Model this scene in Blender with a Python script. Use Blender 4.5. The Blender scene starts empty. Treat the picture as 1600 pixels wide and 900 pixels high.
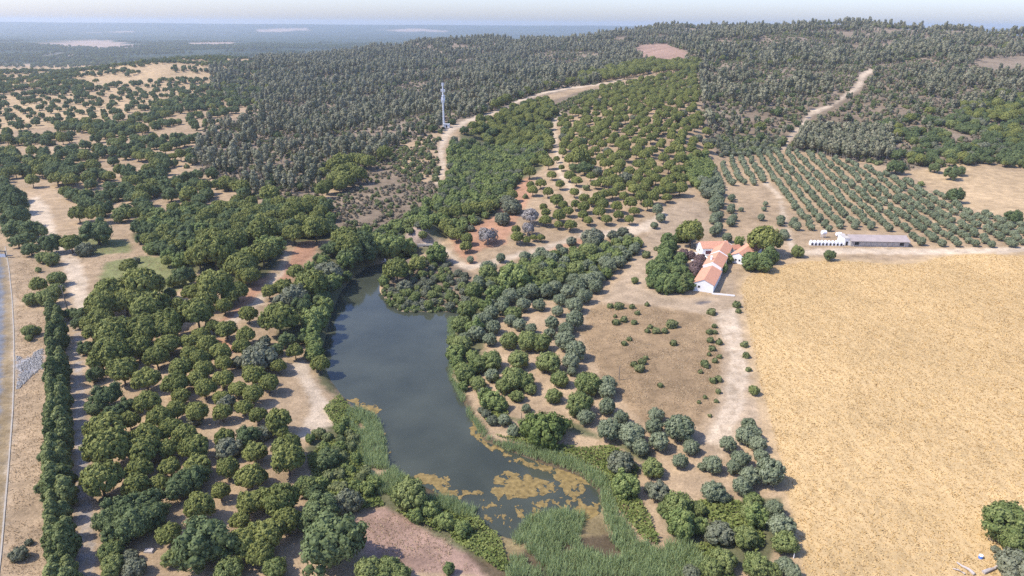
import bpy, math, random
import numpy as np
from mathutils import Matrix, Vector

random.seed(7)
rng = np.random.default_rng(7)
S = bpy.context.scene
COL = S.collection
R = math.radians

# ------------------------------------------------------------------ camera
FPX, CX, CY = 1067.0, 800.0, 450.0          # focal length and centre in photo pixels (1600 x 900)
PITCH, ROLL = R(21.2), R(0.36)
CAM = np.array([0.0, 0.0, 100.0])
fw = np.array([0, math.cos(PITCH), -math.sin(PITCH)])
up0 = np.array([0, math.sin(PITCH), math.cos(PITCH)])
rt0 = np.array([1.0, 0, 0])
rt = rt0 * math.cos(ROLL) + up0 * math.sin(ROLL)
up = up0 * math.cos(ROLL) - rt0 * math.sin(ROLL)
cd = bpy.data.cameras.new("camera")
cd.sensor_width = 36.0
cd.lens = 36.0 * FPX / 1600.0
cd.clip_start, cd.clip_end = 1.0, 120000.0
cam = bpy.data.objects.new("camera", cd)
COL.objects.link(cam)
cam.matrix_world = Matrix(((rt[0], up[0], -fw[0], CAM[0]), (rt[1], up[1], -fw[1], CAM[1]),
                           (rt[2], up[2], -fw[2], CAM[2]), (0, 0, 0, 1)))
S.camera = cam

# ------------------------------------------------------------------ sky, sun, exposure
SUN_EL = R(51)
SUN_DIR = np.array([-math.cos(R(9)) * math.cos(SUN_EL), -math.sin(R(9)) * math.cos(SUN_EL), math.sin(SUN_EL)])
W = bpy.data.worlds.new("World")
S.world = W
W.use_nodes = True
nt = W.node_tree
sky = nt.nodes.new("ShaderNodeTexSky")
sky.sky_type = 'NISHITA'
sky.sun_disc = False
sky.sun_elevation = SUN_EL
sky.sun_rotation = math.atan2(SUN_DIR[0], SUN_DIR[1])
sky.air_density, sky.dust_density, sky.ozone_density = 1.0, 1.2, 2.0
sky.altitude = 100
nt.nodes["Background"].inputs["Strength"].default_value = 0.15
wb = nt.nodes.new("ShaderNodeMix")                        # white balance of the whole sky
wb.data_type, wb.blend_type = 'RGBA', 'MULTIPLY'
wb.inputs[0].default_value = 1.0
wb.inputs[7].default_value = (.90, .945, 1.24, 1)
nt.links.new(sky.outputs[0], wb.inputs[6])
nt.links.new(wb.outputs[2], nt.nodes["Background"].inputs["Color"])
sl = bpy.data.lights.new("sun", 'SUN')
sl.energy, sl.angle, sl.color = 3.75, R(0.53), (1.0, 0.93, 0.83)
sun = bpy.data.objects.new("sun", sl)
COL.objects.link(sun)
sun.rotation_euler = Vector(SUN_DIR).to_track_quat('Z', 'Y').to_euler()
sun.location = (-300, -50, 400)
S.view_settings.view_transform = 'Standard'
S.view_settings.look = 'None'
S.view_settings.exposure = 0.65
S.view_settings.gamma = 1.0
S.view_settings.use_curve_mapping = False
S.cycles.use_denoising = False
S.cycles.pixel_filter_width = 1.1
S.cycles.max_bounces = 6
S.cycles.diffuse_bounces = 3
S.cycles.transparent_max_bounces = 4
S.cycles.volume_bounces = 1
HAZE_DENSITY = 0.000088

# ------------------------------------------------------------------ small helpers
def rays(px, py):
    px, py = np.asarray(px, float), np.asarray(py, float)
    d = fw[None] + ((px - CX) / FPX)[:, None] * rt[None] - ((py - CY) / FPX)[:, None] * up[None]
    return d                                              # depth-normalised along fw

def project(X, Y, Z):
    dx, dy, dz = X - CAM[0], Y - CAM[1], Z - CAM[2]
    c = dx * fw[0] + dy * fw[1] + dz * fw[2]
    c = np.maximum(c, 1e-3)
    px = CX + FPX * (dx * rt[0] + dy * rt[1] + dz * rt[2]) / c
    py = CY - FPX * (dx * up[0] + dy * up[1] + dz * up[2]) / c
    return px, py, c

def vnoise(x, y, seed=0):
    xi, yi = np.floor(x).astype(np.int64), np.floor(y).astype(np.int64)
    xf, yf = x - xi, y - yi
    xf, yf = xf * xf * (3 - 2 * xf), yf * yf * (3 - 2 * yf)
    def h(a, b):
        n = (a * 374761393 + b * 668265263 + seed * 974634777) & 0x7fffffff
        n = ((n ^ (n >> 13)) * 1274126177) & 0x7fffffff
        return ((n ^ (n >> 16)) & 0xffff) / 65535.0
    a, b, c, d = h(xi, yi), h(xi + 1, yi), h(xi, yi + 1), h(xi + 1, yi + 1)
    return (a * (1 - xf) + b * xf) * (1 - yf) + (c * (1 - xf) + d * xf) * yf

def fbm(x, y, seed=0, octv=4):
    v, a, s = 0, 0.5, 0
    for i in range(octv):
        v = v + a * vnoise(x * 2 ** i + 17.3 * i, y * 2 ** i - 9.1 * i, seed + i)
        s += a
        a *= 0.5
    return v / s

def inpoly(px, py, poly):
    px, py = np.asarray(px, float), np.asarray(py, float)
    r = np.zeros(px.shape, bool)
    n = len(poly)
    j = n - 1
    for i in range(n):
        xi, yi = poly[i]
        xj, yj = poly[j]
        if yi != yj:
            c = ((yi > py) != (yj > py)) & (px < (xj - xi) * (py - yi) / (yj - yi) + xi)
            r ^= c
        j = i
    return r

def stroke(pts, w):
    L, Rr = [], []
    for i, p in enumerate(pts):
        a = np.array(pts[max(i - 1, 0)], float)[:2]
        b = np.array(pts[min(i + 1, len(pts) - 1)], float)[:2]
        t = (b - a) / (np.linalg.norm(b - a) + 1e-9)
        ww = p[2] if len(p) > 2 else w
        n = np.array([-t[1], t[0]]) * ww / 2
        L.append((p[0] + n[0], p[1] + n[1]))
        Rr.append((p[0] - n[0], p[1] - n[1]))
    return L + Rr[::-1]

# ------------------------------------------------------------------ terrain heights from a hand survey of the photograph
HP = """0,900,4 0,600,5 0,400,5 130,900,2.5 130,600,3 130,500,3.5 250,850,2 250,650,3 250,500,4 400,850,1.5 400,650,2.5
400,500,4.5 430,400,7 470,400,7 500,700,1 600,850,1.5 700,880,1 600,600,.3 700,550,.3 650,450,.3 800,750,.3 560,480,.3 650,440,2
730,550,1.2 730,480,1.5 820,500,3 820,600,2.5 900,500,4 1000,550,5 1000,650,4 900,650,2.5 950,750,1 1000,850,1.2 1100,850,3
1100,700,4 1150,550,6 1200,850,4 1300,850,5 1500,800,6 1600,700,7 1300,600,7 1600,500,9 1300,450,8 1100,440,7 1000,420,6
1150,390,8 1300,390,10 1600,390,12 900,400,4 820,400,4 740,410,3.5 700,390,3.5 660,385,3 620,370,5 800,370,7 900,340,10
1000,340,10 1080,340,10 800,300,12 900,290,14 1000,290,14 1090,280,14 690,285,10 690,240,15 695,205,20 740,190,23 800,165,28
860,145,32 930,133,36 1000,120,42 1090,110,46 1000,103,46 600,300,10 560,330,8 500,330,8 620,240,13 560,250,12 780,240,8
760,250,9 800,230,14 850,210,18 900,220,21 1000,220,24 1080,210,26 1000,170,33 1080,160,37 450,280,9 400,330,7 300,330,5
200,340,4.5 100,330,4.5 50,350,4.5 0,330,5 0,250,5 200,250,6 400,230,10 0,180,6 200,180,9 400,180,14 500,200,14 600,180,10
650,150,10 100,140,10 250,140,14 400,130,20 500,130,22 600,130,18 1150,200,24 1200,235,15 1120,260,13 1300,300,11 1450,300,11
1300,210,21 1200,200,24 1250,180,30 1300,170,34 1340,150,40 1400,200,26 1450,230,20 1400,260,15 1500,250,17 1600,270,14
1500,200,26 1600,200,26 1550,150,38 -300,900,4 -300,500,5 -300,250,6 1900,800,8 1900,500,11 1900,300,15 1900,200,26
-300,150,8 600,1100,1.5 1200,1100,4 100,1100,3"""
YP = """0,108,1350 200,94,1600 300,86,1700 400,86,1700 500,85,1800 600,70,1900 740,56,2000 850,60,2000 950,52,2000 1010,43,2000
1060,38,1900 1100,43,1900 1180,36,1750 1250,33,1700 1330,30,1700 1400,37,1600 1500,42,1500 1600,51,1400 1900,80,1300 -300,125,1300
600,110,1300 700,110,1300 800,110,1250 700,85,1600 850,85,1550 900,105,1200 950,80,1500 1050,75,1500 1150,60,1300 1200,80,1120
1150,110,900 1200,130,750 1130,150,680 1300,60,1300 1300,100,900 1350,120,740 1500,100,900 1600,100,900 1400,80,1100 1600,70,1150"""
ctrl = []
for tok in HP.split():
    x, y, h = map(float, tok.split(','))
    d = rays([x], [y])[0]
    t = (h - CAM[2]) / d[2]
    P = CAM + t * d
    ctrl.append((P[0], P[1], h))
for it, tok in enumerate(YP.split()):
    x, y, Yd = map(float, tok.split(','))
    d = rays([x], [y])[0]
    P = CAM + d * (Yd / d[1])
    if it < 20: P[2] -= 13.0 if x > 1150 else 9.0      # the surveyed skyline is that of the tree tops
    ctrl.append((P[0], P[1], P[2]))
    if it < 20:                             # the ground falls away behind the skyline
        Q = P * 1.35
        ctrl.append((Q[0], Q[1], max(P[2] - 75, -35)))
for a in np.linspace(-1.1, 1.1, 12):
    for Yd, hz_ in ((3600, -40), (6000, -40), (9500, -28), (13000, 66 + 5 * math.sin(a * 7)), (16500, 30)):
        ctrl.append((a * (Yd + 150), Yd, hz_))      # the plain ends at a low far ridge
for a in (-220, -80, 80, 220):
    for Yd in (-120, -30, 40):
        ctrl.append((a, Yd, 3.0))
ctrl = np.array(ctrl)
APEX = 190.0
def to_st(X, Y):
    return np.stack([1.3 * X / (Y + APEX), np.log(np.maximum(Y, -140) + APEX)], -1)
cst = to_st(ctrl[:, 0], ctrl[:, 1])
def kern(d2):
    return np.sqrt(d2 + 0.03 ** 2)
D2 = ((cst[:, None] - cst[None]) ** 2).sum(-1)
n = len(ctrl)
A = np.zeros((n + 1, n + 1))
A[:n, :n] = kern(D2) - np.eye(n) * 0.004
A[:n, n] = A[n, :n] = 1
coef = np.linalg.solve(A, np.append(ctrl[:, 2], 0))

# graded rows and columns of the one terrain sheet
ys, y = [], -140.0
while y < 16000:
    ys.append(y)
    ay = max(y, 60)
    st = 12.0 if y < 60 else max(0.55, min(y * y / 60000.0, y * 0.0062))
    if y > 2300:
        st = y * 0.02
    y += st
ys = np.array(ys)
xs_core = np.arange(-0.56, 0.5601, 0.0026)
xs_side = np.arange(0.58, 1.45, 0.03)
ss = np.concatenate([-xs_side[::-1], xs_core, xs_side])
NR, NC = len(ys), len(ss)
GX = ss[None] * (ys[:, None] + APEX)
GY = np.repeat(ys[:, None], NC, 1)
st = to_st(GX.ravel(), GY.ravel())
GZ = np.empty(NR * NC)
for i in range(0, NR * NC, 20000):
    b = st[i:i + 20000]
    d2 = (b ** 2).sum(1)[:, None] + (cst ** 2).sum(1)[None] - 2 * b @ cst.T
    GZ[i:i + 20000] = kern(np.maximum(d2, 0)) @ coef[:n] + coef[n]
GZ = GZ.reshape(NR, NC)
relief = np.interp(GY, [0, 300, 600, 1200, 2200, 4000, 12000], [.35, .6, 2.2, 8, 10, 6, 0])
folds = np.interp(GY, [0, 850, 1050, 1300, 1600, 16000], [0, 0, 1, .8, 0, 0])
GZ += folds * 16 * (np.abs(fbm(GX / 330 + 3.1, GY / 420, 8, 3) - .5) * 4 - .5)
GZ += relief * (fbm(GX / 140, GY / 140, 3, 4) - 0.5) * np.where(GY > 500, 1.0, 0.6) * 1.6

LAKE = [(548, 432), (570, 415), (600, 408), (625, 398), (655, 390), (690, 390), (660, 402), (630, 412), (600, 428), (592, 455), (602, 472),
        (624, 488), (722, 488), (712, 505), (706, 540), (706, 590), (716, 615), (735, 650), (755, 690), (800, 708), (860, 730), (905, 745),
        (935, 770), (940, 800), (910, 815), (880, 800), (850, 812), (815, 845), (780, 835), (745, 800), (700, 775), (640, 750), (612, 735),
        (602, 712), (590, 675), (565, 645), (535, 618), (515, 592), (503, 560), (506, 530), (518, 490), (530, 455)]
def shrink(m, k):
    return m
def lake_mask(X, Y):
    px, py, c = project(X, Y, 0 * X)
    acc = np.zeros(X.shape)
    offs = [(0, 0), (4, 0), (-4, 0), (0, 3), (0, -3), (8, 0), (-8, 0), (0, 6), (0, -6)]
    for ox, oy in offs:
        acc += inpoly(px + ox, py + oy, LAKE)
    return acc / len(offs)
sel = (GY > 95) & (GY < 340) & (np.abs(GX) < 130)
m = np.zeros_like(GZ)
m[sel] = lake_mask(GX[sel], GY[sel])
near = np.clip((750 - GY) / 300, 0, 1)
GZ = np.where(near > 0, np.maximum(GZ, 0.55 * near + GZ * (1 - near)), GZ)
GZ = GZ * (1 - m) - 1.1 * m
# spoil mound above the culvert
def bump(px, py, h, w, amt):
    global GZ
    d = rays([px], [py])[0]
    P = CAM + d * ((h - 100) / d[2])
    r = np.hypot((GX - P[0]) / w[0], (GY - P[1]) / w[1])
    GZ = GZ + amt * np.clip(1 - r, 0, 1)
bump(663, 368, 5, (11, 16), 8)

def zat(X, Y):
    X, Y = np.asarray(X, float), np.asarray(Y, float)
    r = np.interp(Y, ys, np.arange(NR))
    c = np.interp(X / (Y + APEX), ss, np.arange(NC))
    r0 = np.minimum(r.astype(int), NR - 2)
    c0 = np.minimum(c.astype(int), NC - 2)
    fr, fc = r - r0, c - c0
    return (GZ[r0, c0] * (1 - fr) + GZ[r0 + 1, c0] * fr) * (1 - fc) + (GZ[r0, c0 + 1] * (1 - fr) + GZ[r0 + 1, c0 + 1] * fr) * fc

def cast(px, py, lift=0.0):
    """first meeting of each pixel's ray with the terrain (raised by lift)"""
    d = rays(px, py)
    N = len(d)
    lift = np.broadcast_to(np.asarray(lift, float), (N,))
    lo = np.full(N, 40.0)
    hi = np.full(N, np.nan)
    t = 60.0
    live = np.ones(N, bool)
    while t < 17000 and live.any():
        P = CAM + d[live] * t
        below = P[:, 2] < zat(P[:, 0], P[:, 1]) + lift[live]
        idx = np.flatnonzero(live)
        hi[idx[below]] = t
        live[idx[below]] = False
        lo[idx[~below]] = t
        t *= 1.012 if t < 2500 else 1.05
    ok = ~np.isnan(hi)
    hi = np.where(ok, hi, 17000.0)
    for _ in range(9):
        mid = (lo + hi) / 2
        P = CAM + d * mid[:, None]
        below = P[:, 2] < zat(P[:, 0], P[:, 1]) + lift
        hi = np.where(below, mid, hi)
        lo = np.where(below, lo, mid)
    P = CAM + d * hi[:, None]
    return P, hi, ok

def at(px, py, lift=0.0):
    P, t, ok = cast([px], [py], lift)
    return Vector((P[0][0], P[0][1], P[0][2] - lift))

# depth of the visible ground for every 4th pixel (to leave out what the hills hide)
gx, gy = np.meshgrid(np.arange(-40, 1644, 4), np.arange(16, 944, 4))
_, dep, okd = cast(gx.ravel().astype(float), gy.ravel().astype(float))
DEP = np.where(okd, dep, 17000).reshape(gx.shape)
def visible(X, Y, Z):
    px, py, c = project(X, Y, Z)
    i = np.clip(((py - 16) / 4).round().astype(int), 0, DEP.shape[0] - 1)
    j = np.clip(((px + 40) / 4).round().astype(int), 0, DEP.shape[1] - 1)
    return c < DEP[i, j] * 1.03 + 10

# ------------------------------------------------------------------ ground cover survey (polygons traced on the photograph, laid on the terrain)
CX0, CY0, CW, CH = -700, -60, 3000, 1460
SOIL = {'dry': (.365, .265, .160), 'forest': (.250, .195, .135), 'wheat': (.51, .36, .175), 'track': (.52, .415, .29), 'red': (.40, .225, .135),
        'meadow': (.305, .212, .118), 'grass': (.20, .205, .085), 'scrub': (.215, .165, .11), 'pink': (.31, .205, .15), 'mud': (.10, .075, .045),
        'stone': (.27, .27, .275), 'yard': (.375, .282, .182), 'plain': (.045, .066, .046), 'pale': (.37, .28, .215), 'lush': (.125, .122, .062),
        'bank': (.255, .19, .105), 'kerb': (.36, .30, .22), 'lining': (.165, .175, .19), 'straw': (.43, .31, .175), 'gravel': (.30, .27, .24), 'ash': (.16, .14, .13), 'weed': (.205, .158, .080)}
NAMES = list(SOIL)
canvas = np.zeros((CH, CW), np.uint8)
def paint(zone, poly):
    p = np.array(poly, float)
    x0, x1 = int(max(p[:, 0].min() - CX0, 0)), int(min(p[:, 0].max() - CX0 + 1, CW - 1))
    y0, y1 = int(max(p[:, 1].min() - CY0, 0)), int(min(p[:, 1].max() - CY0 + 1, CH - 1))
    if x1 <= x0 or y1 <= y0:
        return
    xx, yy = np.meshgrid(np.arange(x0, x1 + 1), np.arange(y0, y1 + 1))
    mm = inpoly(xx + CX0 + .5, yy + CY0 + .5, poly)
    canvas[y0:y1 + 1, x0:x1 + 1][mm] = NAMES.index(zone)

paint('plain', [(-700, -60), (2300, -60), (2300, 62), (1600, 50), (1330, 27), (1060, 34), (740, 52), (400, 82), (300, 84), (0, 106), (-700, 130)])
FOREST = [(330, 110), (450, 84), (600, 69), (740, 54), (900, 58), (1000, 42), (1060, 36), (1180, 33), (1330, 27), (1450, 36), (1560, 42), (1650, 54), (2200, 80), (2200, 280),
          (1540, 255), (1420, 265), (1330, 250), (1230, 232), (1120, 240), (1100, 200), (1090, 105), (1000, 100), (930, 132), (860, 147), (800, 164), (740, 188),
          (690, 203), (620, 230), (560, 270), (490, 310), (440, 330), (380, 300), (300, 260), (320, 200), (420, 170), (330, 150)]
paint('forest', FOREST)
OAKWOOD = [(-600, 130), (0, 103), (330, 84), (450, 90), (420, 170), (320, 200), (300, 260), (380, 300), (440, 330), (420, 400), (300, 420), (200, 370), (100, 330), (0, 300), (-600, 320)]
paint('straw', [(-300, 118), (60, 96), (180, 92), (300, 88), (400, 92), (420, 110), (330, 130), (100, 135), (-300, 150)])
OPEN1 = [(-300, 150), (120, 150), (200, 130), (330, 130), (300, 150), (250, 165), (150, 190), (0, 208), (-300, 215)]
paint('straw', OPEN1)
paint('pink', [(985, 85), (1000, 70), (1040, 68), (1075, 82), (1070, 92), (1000, 96)])
paint('scrub', [(500, 330), (560, 270), (620, 230), (685, 208), (692, 280), (700, 290), (650, 340), (600, 362), (530, 355)])
paint('dry', [(610, 245), (640, 222), (688, 205), (690, 285), (650, 285), (615, 262)])
SCRUBR = [(1110, 190), (1220, 160), (1300, 150), (1345, 108), (1400, 106), (1450, 150), (1510, 190), (1400, 222), (1250, 232), (1130, 245)]
paint('scrub', SCRUBR)
paint('scrub', [(815, 182), (860, 157), (930, 137), (948, 146), (895, 178), (860, 192)])
paint('lush', [(205, 370), (235, 340), (400, 330), (500, 330), (530, 360), (520, 375), (445, 380), (430, 420), (390, 450), (300, 420), (250, 400)])
paint('lush', [(500, 390), (560, 360), (640, 370), (690, 392), (640, 398), (570, 402), (540, 430), (518, 455), (500, 520), (498, 560), (470, 535), (425, 530), (450, 480), (480, 430)])
paint('lush', [(560, 392), (610, 398), (545, 440), (520, 500), (510, 560), (530, 625), (500, 600), (488, 540), (505, 470)])
paint('lush', [(720, 210), (760, 190), (850, 160), (870, 178), (862, 215), (850, 260), (805, 300), (780, 330), (720, 372), (640, 372), (600, 365), (660, 330), (700, 285), (715, 240)])
paint('lush', [(1070, 250), (1100, 240), (1115, 270), (1100, 300), (1075, 280)])
paint('lush', [(705, 500), (760, 430), (860, 400), (960, 378), (1000, 385), (985, 405), (930, 450), (880, 470), (800, 470), (760, 520), (745, 600), (712, 600)])
paint('grass', [(165, 410), (230, 400), (300, 405), (310, 440), (260, 460), (190, 450), (155, 435)])
paint('grass', [(120, 370), (200, 375), (205, 395), (140, 400)])
paint('red', [(805, 290), (825, 275), (835, 300), (815, 330), (790, 380), (880, 375), (950, 365), (945, 372), (830, 400), (740, 420), (715, 395), (700, 360), (770, 340)])
paint('dry', [(740, 395), (800, 380), (870, 365), (905, 360), (860, 385), (790, 402), (745, 410)])
paint('meadow', [(925, 480), (960, 472), (1060, 485), (1110, 495), (1128, 560), (1120, 630), (1090, 665), (1040, 680), (980, 640), (940, 590), (905, 520)])
paint('pink', [(548, 815), (600, 790), (625, 800), (680, 820), (730, 850), (790, 890), (760, 900), (620, 895), (570, 870)])
WHEAT = [(1158, 448), (1168, 432), (1200, 420), (1260, 408), (1340, 409), (1400, 413), (1440, 411), (1465, 402), (1520, 397), (1600, 399), (2000, 405), (2200, 1100), (1275, 1100), (1258, 900),
         (1245, 830), (1225, 740), (1203, 650), (1186, 590), (1172, 520)]
paint('straw', [(p[0] - 10, p[1] - 6) for p in WHEAT])
paint('wheat', WHEAT)
paint('straw', [(1416, 268), (1470, 262), (1500, 252), (1545, 262), (1600, 270), (2000, 290), (2000, 370), (1600, 352), (1560, 342), (1500, 318), (1450, 290)])
# reed bed and marsh floor
paint('mud', [(530, 625), (600, 640), (640, 770), (760, 900), (830, 940), (1080, 940), (950, 830), (945, 760), (880, 715), (760, 680), (720, 600), (700, 600)])
paint('lush', [(480, 700), (540, 640), (590, 760), (640, 780), (740, 790), (810, 900), (700, 850), (600, 790), (500, 780)])
paint('lush', [(760, 650), (900, 660), (1000, 720), (1060, 860), (1200, 900), (1230, 780), (1090, 770), (1010, 700)])
paint('dry', [(990, 735), (1005, 730), (1030, 790), (1150, 790), (1190, 740), (1040, 690)])
paint('scrub', [(598, 430), (640, 402), (705, 400), (735, 425), (745, 470), (722, 489), (624, 489), (601, 472)])
for poly in ([(890, 800), (945, 785), (952, 832), (905, 842)], [(735, 850), (800, 826), (835, 850), (775, 885)]):
    paint('weed', poly)
# tracks
TRACK = {'hedge': [(136, 940, 24), (133, 800, 20), (127, 700, 17), (122, 600, 14), (121, 540, 11), (118, 500, 8)],
         'mid': [(441, 378, 7), (446, 395, 8), (440, 420, 8), (425, 445, 9), (405, 470, 10), (375, 495, 11), (340, 515, 11), (305, 525, 11), (270, 538, 12)],
         'pond': [(655, 381, 5), (680, 382, 7), (700, 395, 7), (712, 412, 8), (735, 418, 9), (790, 405, 9), (850, 388, 8), (900, 372, 7)],
         'farm': [(905, 368, 9), (960, 365, 12), (1010, 355, 16), (1040, 335, 14)],
         'ridge': [(685, 288, 7), (693, 262, 7), (688, 232, 8), (700, 205, 10), (735, 187, 6), (770, 177, 4.5), (812, 157, 4), (850, 145, 3.5), (890, 137, 3), (930, 133, 2.5), (975, 124, 2)],
         'pines': [(877, 174, 6), (864, 195, 7), (866, 215, 6), (870, 240, 6), (877, 275, 6), (892, 292, 5), (910, 305, 4)],
         'hill': [(1365, 108, 5), (1347, 118, 10), (1342, 135, 9), (1320, 150, 5), (1300, 165, 3), (1270, 175, 9), (1258, 188, 4), (1245, 205, 7), (1230, 220, 5), (1222, 236, 5)],
         'field': [(1190, 640, 40), (1150, 680, 40), (1110, 720, 30)],
         'road': [(1240, 395, 9), (1330, 392, 9), (1440, 394, 9), (1520, 392, 8), (1600, 390, 8), (1900, 392, 8)],
         'grove': [(1195, 285, 5), (1218, 305, 5), (1224, 335, 5), (1232, 365, 6), (1240, 392, 8)],
         'dirtleft': [(70, 380, 18), (110, 400, 25), (120, 440, 30), (128, 490, 18)],
         'leftup': [(75, 372, 30), (60, 330, 34), (50, 310, 18)]}
paint('yard', [(940, 470), (985, 415), (1005, 375), (1060, 310), (1120, 320), (1125, 370), (1090, 380), (1040, 400), (1010, 450), (1080, 465), (1160, 462), (1165, 520), (1180, 600),
               (1190, 640), (1170, 690), (1120, 720), (1090, 690), (1115, 650), (1130, 600), (1128, 530), (1115, 495), (1050, 480)])
paint('track', [(1118, 490), (1150, 478), (1168, 580), (1160, 640), (1130, 700), (1100, 690), (1135, 630), (1142, 560)])
paint('straw', [(1160, 470), (1172, 520), (1186, 590), (1203, 650), (1225, 740), (1245, 830), (1258, 910), (1243, 910), (1230, 820), (1210, 740), (1190, 660), (1175, 600), (1158, 510)])
for off in (-4, 4):
    paint('yard', stroke([(1130 + off, 478), (1152 + off, 560), (1150 + off, 620), (1128 + off, 680), (1108 + off, 710)], 2.4))
paint('yard', [(1122, 428), (1143, 426), (1149, 462), (1112, 460)])
paint('ash', [(1092, 471), (1104, 470), (1110, 474), (1098, 477), (1090, 475)])
paint('red', [(468, 378), (500, 377), (490, 398), (450, 440), (432, 440), (446, 415)])
paint('red', [(395, 440), (420, 430), (412, 450), (370, 500), (330, 525), (390, 545), (330, 560), (320, 530), (360, 490)])
paint('track', [(455, 570), (478, 562), (490, 600), (525, 640), (520, 665), (480, 690), (465, 680), (485, 640), (480, 610)])
for k in ('hedge', 'mid', 'pond', 'farm', 'ridge', 'pines', 'hill', 'road', 'grove', 'dirtleft', 'leftup'):
    paint('red' if k == 'none' else ('gravel' if k == 'hedge' else 'track'), stroke(TRACK[k], 8))
paint('straw', stroke([(p[0], p[1], p[2] * .22) for p in TRACK['hedge']], 4))
paint('dry', stroke([(p[0], p[1], p[2] * .22) for p in TRACK['mid']], 3))
paint('pale', [(625, 385), (645, 350), (662, 352), (680, 380)])
# canal side
paint('bank', [(-60, 380), (4, 388), (12, 420), (19, 520), (20, 600), (12, 720), (0, 860), (-60, 900)])
paint('lining', [(-700, 380), (-3, 392), (3, 420), (6, 480), (5, 560), (-1, 640), (-10, 760), (-30, 900), (-60, 1000), (-700, 1000)])
KERB = [(8, 385), (14, 420), (19, 470), (21.5, 520), (22, 570), (20, 640), (14, 720), (8, 790), (2, 860), (-6, 930)]
paint('kerb', stroke(KERB, 4))
paint('stone', [(26, 562), (42, 562), (66, 545), (67, 560), (64, 576), (46, 586), (27, 608), (29, 585)])
# far plain fields
PALEP = ([(40, 68), (130, 61), (160, 63), (240, 70), (160, 76)], [(290, 67), (370, 66), (372, 70), (300, 71)], [(140, 49.5), (210, 48.6), (212, 50.5), (150, 51)],
             [(390, 45), (470, 44), (480, 47.5), (430, 49)], [(595, 45), (690, 44), (700, 48), (630, 49)], [(0, 100), (100, 98), (100, 101), (0, 103)], [(60, 88), (110, 80), (112, 83), (70, 91)])
for poly in PALEP:
    paint('pale', [(p[0], p[1] + .5) for p in poly])

lut = np.array([SOIL[k] for k in NAMES])
def zone_at(X, Y, Z, wob=1.0):
    px, py, c = project(X, Y, Z)
    a = wob * np.clip(1.0 * FPX / c, .4, 4)
    px = px + (fbm(X / 2.3, Y / 2.3, 21, 3) - .5) * 2.4 * a
    py = py + (fbm(X / 2.3, Y / 2.3, 31, 3) - .5) * 1.6 * a
    farw = np.clip((Y - 1800) / 1500, 0, 1)
    px = px + farw * (fbm(X / 260, Y / 520, 41, 4) - .5) * 60
    py = py + farw * (fbm(X / 260, Y / 900, 43, 4) - .5) * 7
    j = np.clip((px - CX0).astype(int), 0, CW - 1)
    i = np.clip((py - CY0).astype(int), 0, CH - 1)
    z = canvas[i, j]
    behind = (Y < 62)
    return np.where(behind, 0, z)
fz = zone_at(GX, GY, GZ)
# a near fold of ground must not carry a far field's colour and the reverse
pl = NAMES.index('plain'); pa = NAMES.index('pale')
fz = np.where((GY > 2600) & (fz != pa), pl, fz)
fz = np.where((GY < 900) & (fz == pl), NAMES.index('forest'), fz)
colr = lut[fz]
# one pass of softening along rows and columns
for _ in range(1):
    colr[1:-1, 1:-1] = (colr[1:-1, 1:-1] * 2 + colr[:-2, 1:-1] + colr[2:, 1:-1] + colr[1:-1, :-2] + colr[1:-1, 2:]) / 6
big = fbm(GX / 45, GY / 45, 5, 4)[..., None]
colr = colr * (0.80 + 0.40 * big) * np.where(fz[..., None] == pl, 0.6 + 0.8 * fbm(GX / 420, GY / 420, 55, 4)[..., None], 1)

# ------------------------------------------------------------------ materials
def mat(name):
    m_ = bpy.data.materials.new(name)
    m_.use_nodes = True
    t = m_.node_tree
    b = t.nodes["Principled BSDF"]
    b.inputs["Roughness"].default_value = 0.9
    b.inputs["Specular IOR Level"].default_value = 0.15
    return m_, t, b

def nnode(t, typ, **kw):
    x = t.nodes.new(typ)
    for k, v in kw.items():
        if k in x.inputs.keys() if isinstance(k, str) else False:
            x.inputs[k].default_value = v
        else:
            setattr(x, k, v)
    return x

def simple(name, col, rough=.8, var=.12, scale=1.2, bump=0.0, spec=.2, metal=0):
    m_, t, b = mat(name)
    tc = nnode(t, "ShaderNodeTexCoord")
    no = nnode(t, "ShaderNodeTexNoise")
    no.inputs["Scale"].default_value = scale
    no.inputs["Detail"].default_value = 5
    t.links.new(tc.outputs["Object"], no.inputs["Vector"])
    mr = nnode(t, "ShaderNodeMapRange")
    mr.inputs[3].default_value, mr.inputs[4].default_value = 1 - var * 1.6, 1 + var * 1.6
    t.links.new(no.outputs["Fac"], mr.inputs[0])
    mx = nnode(t, "ShaderNodeMix", data_type='RGBA', blend_type='MULTIPLY')
    mx.inputs[0].default_value = 1
    mx.inputs[6].default_value = (*col, 1)
    t.links.new(mr.outputs[0], mx.inputs[7])
    t.links.new(mx.outputs[2], b.inputs["Base Color"])
    b.inputs["Roughness"].default_value = rough
    b.inputs["Specular IOR Level"].default_value = spec
    b.inputs["Metallic"].default_value = metal
    if bump:
        bp = nnode(t, "ShaderNodeBump")
        bp.inputs["Strength"].default_value = bump
        t.links.new(no.outputs["Fac"], bp.inputs["Height"])
        t.links.new(bp.outputs[0], b.inputs["Normal"])
    return m_

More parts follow.
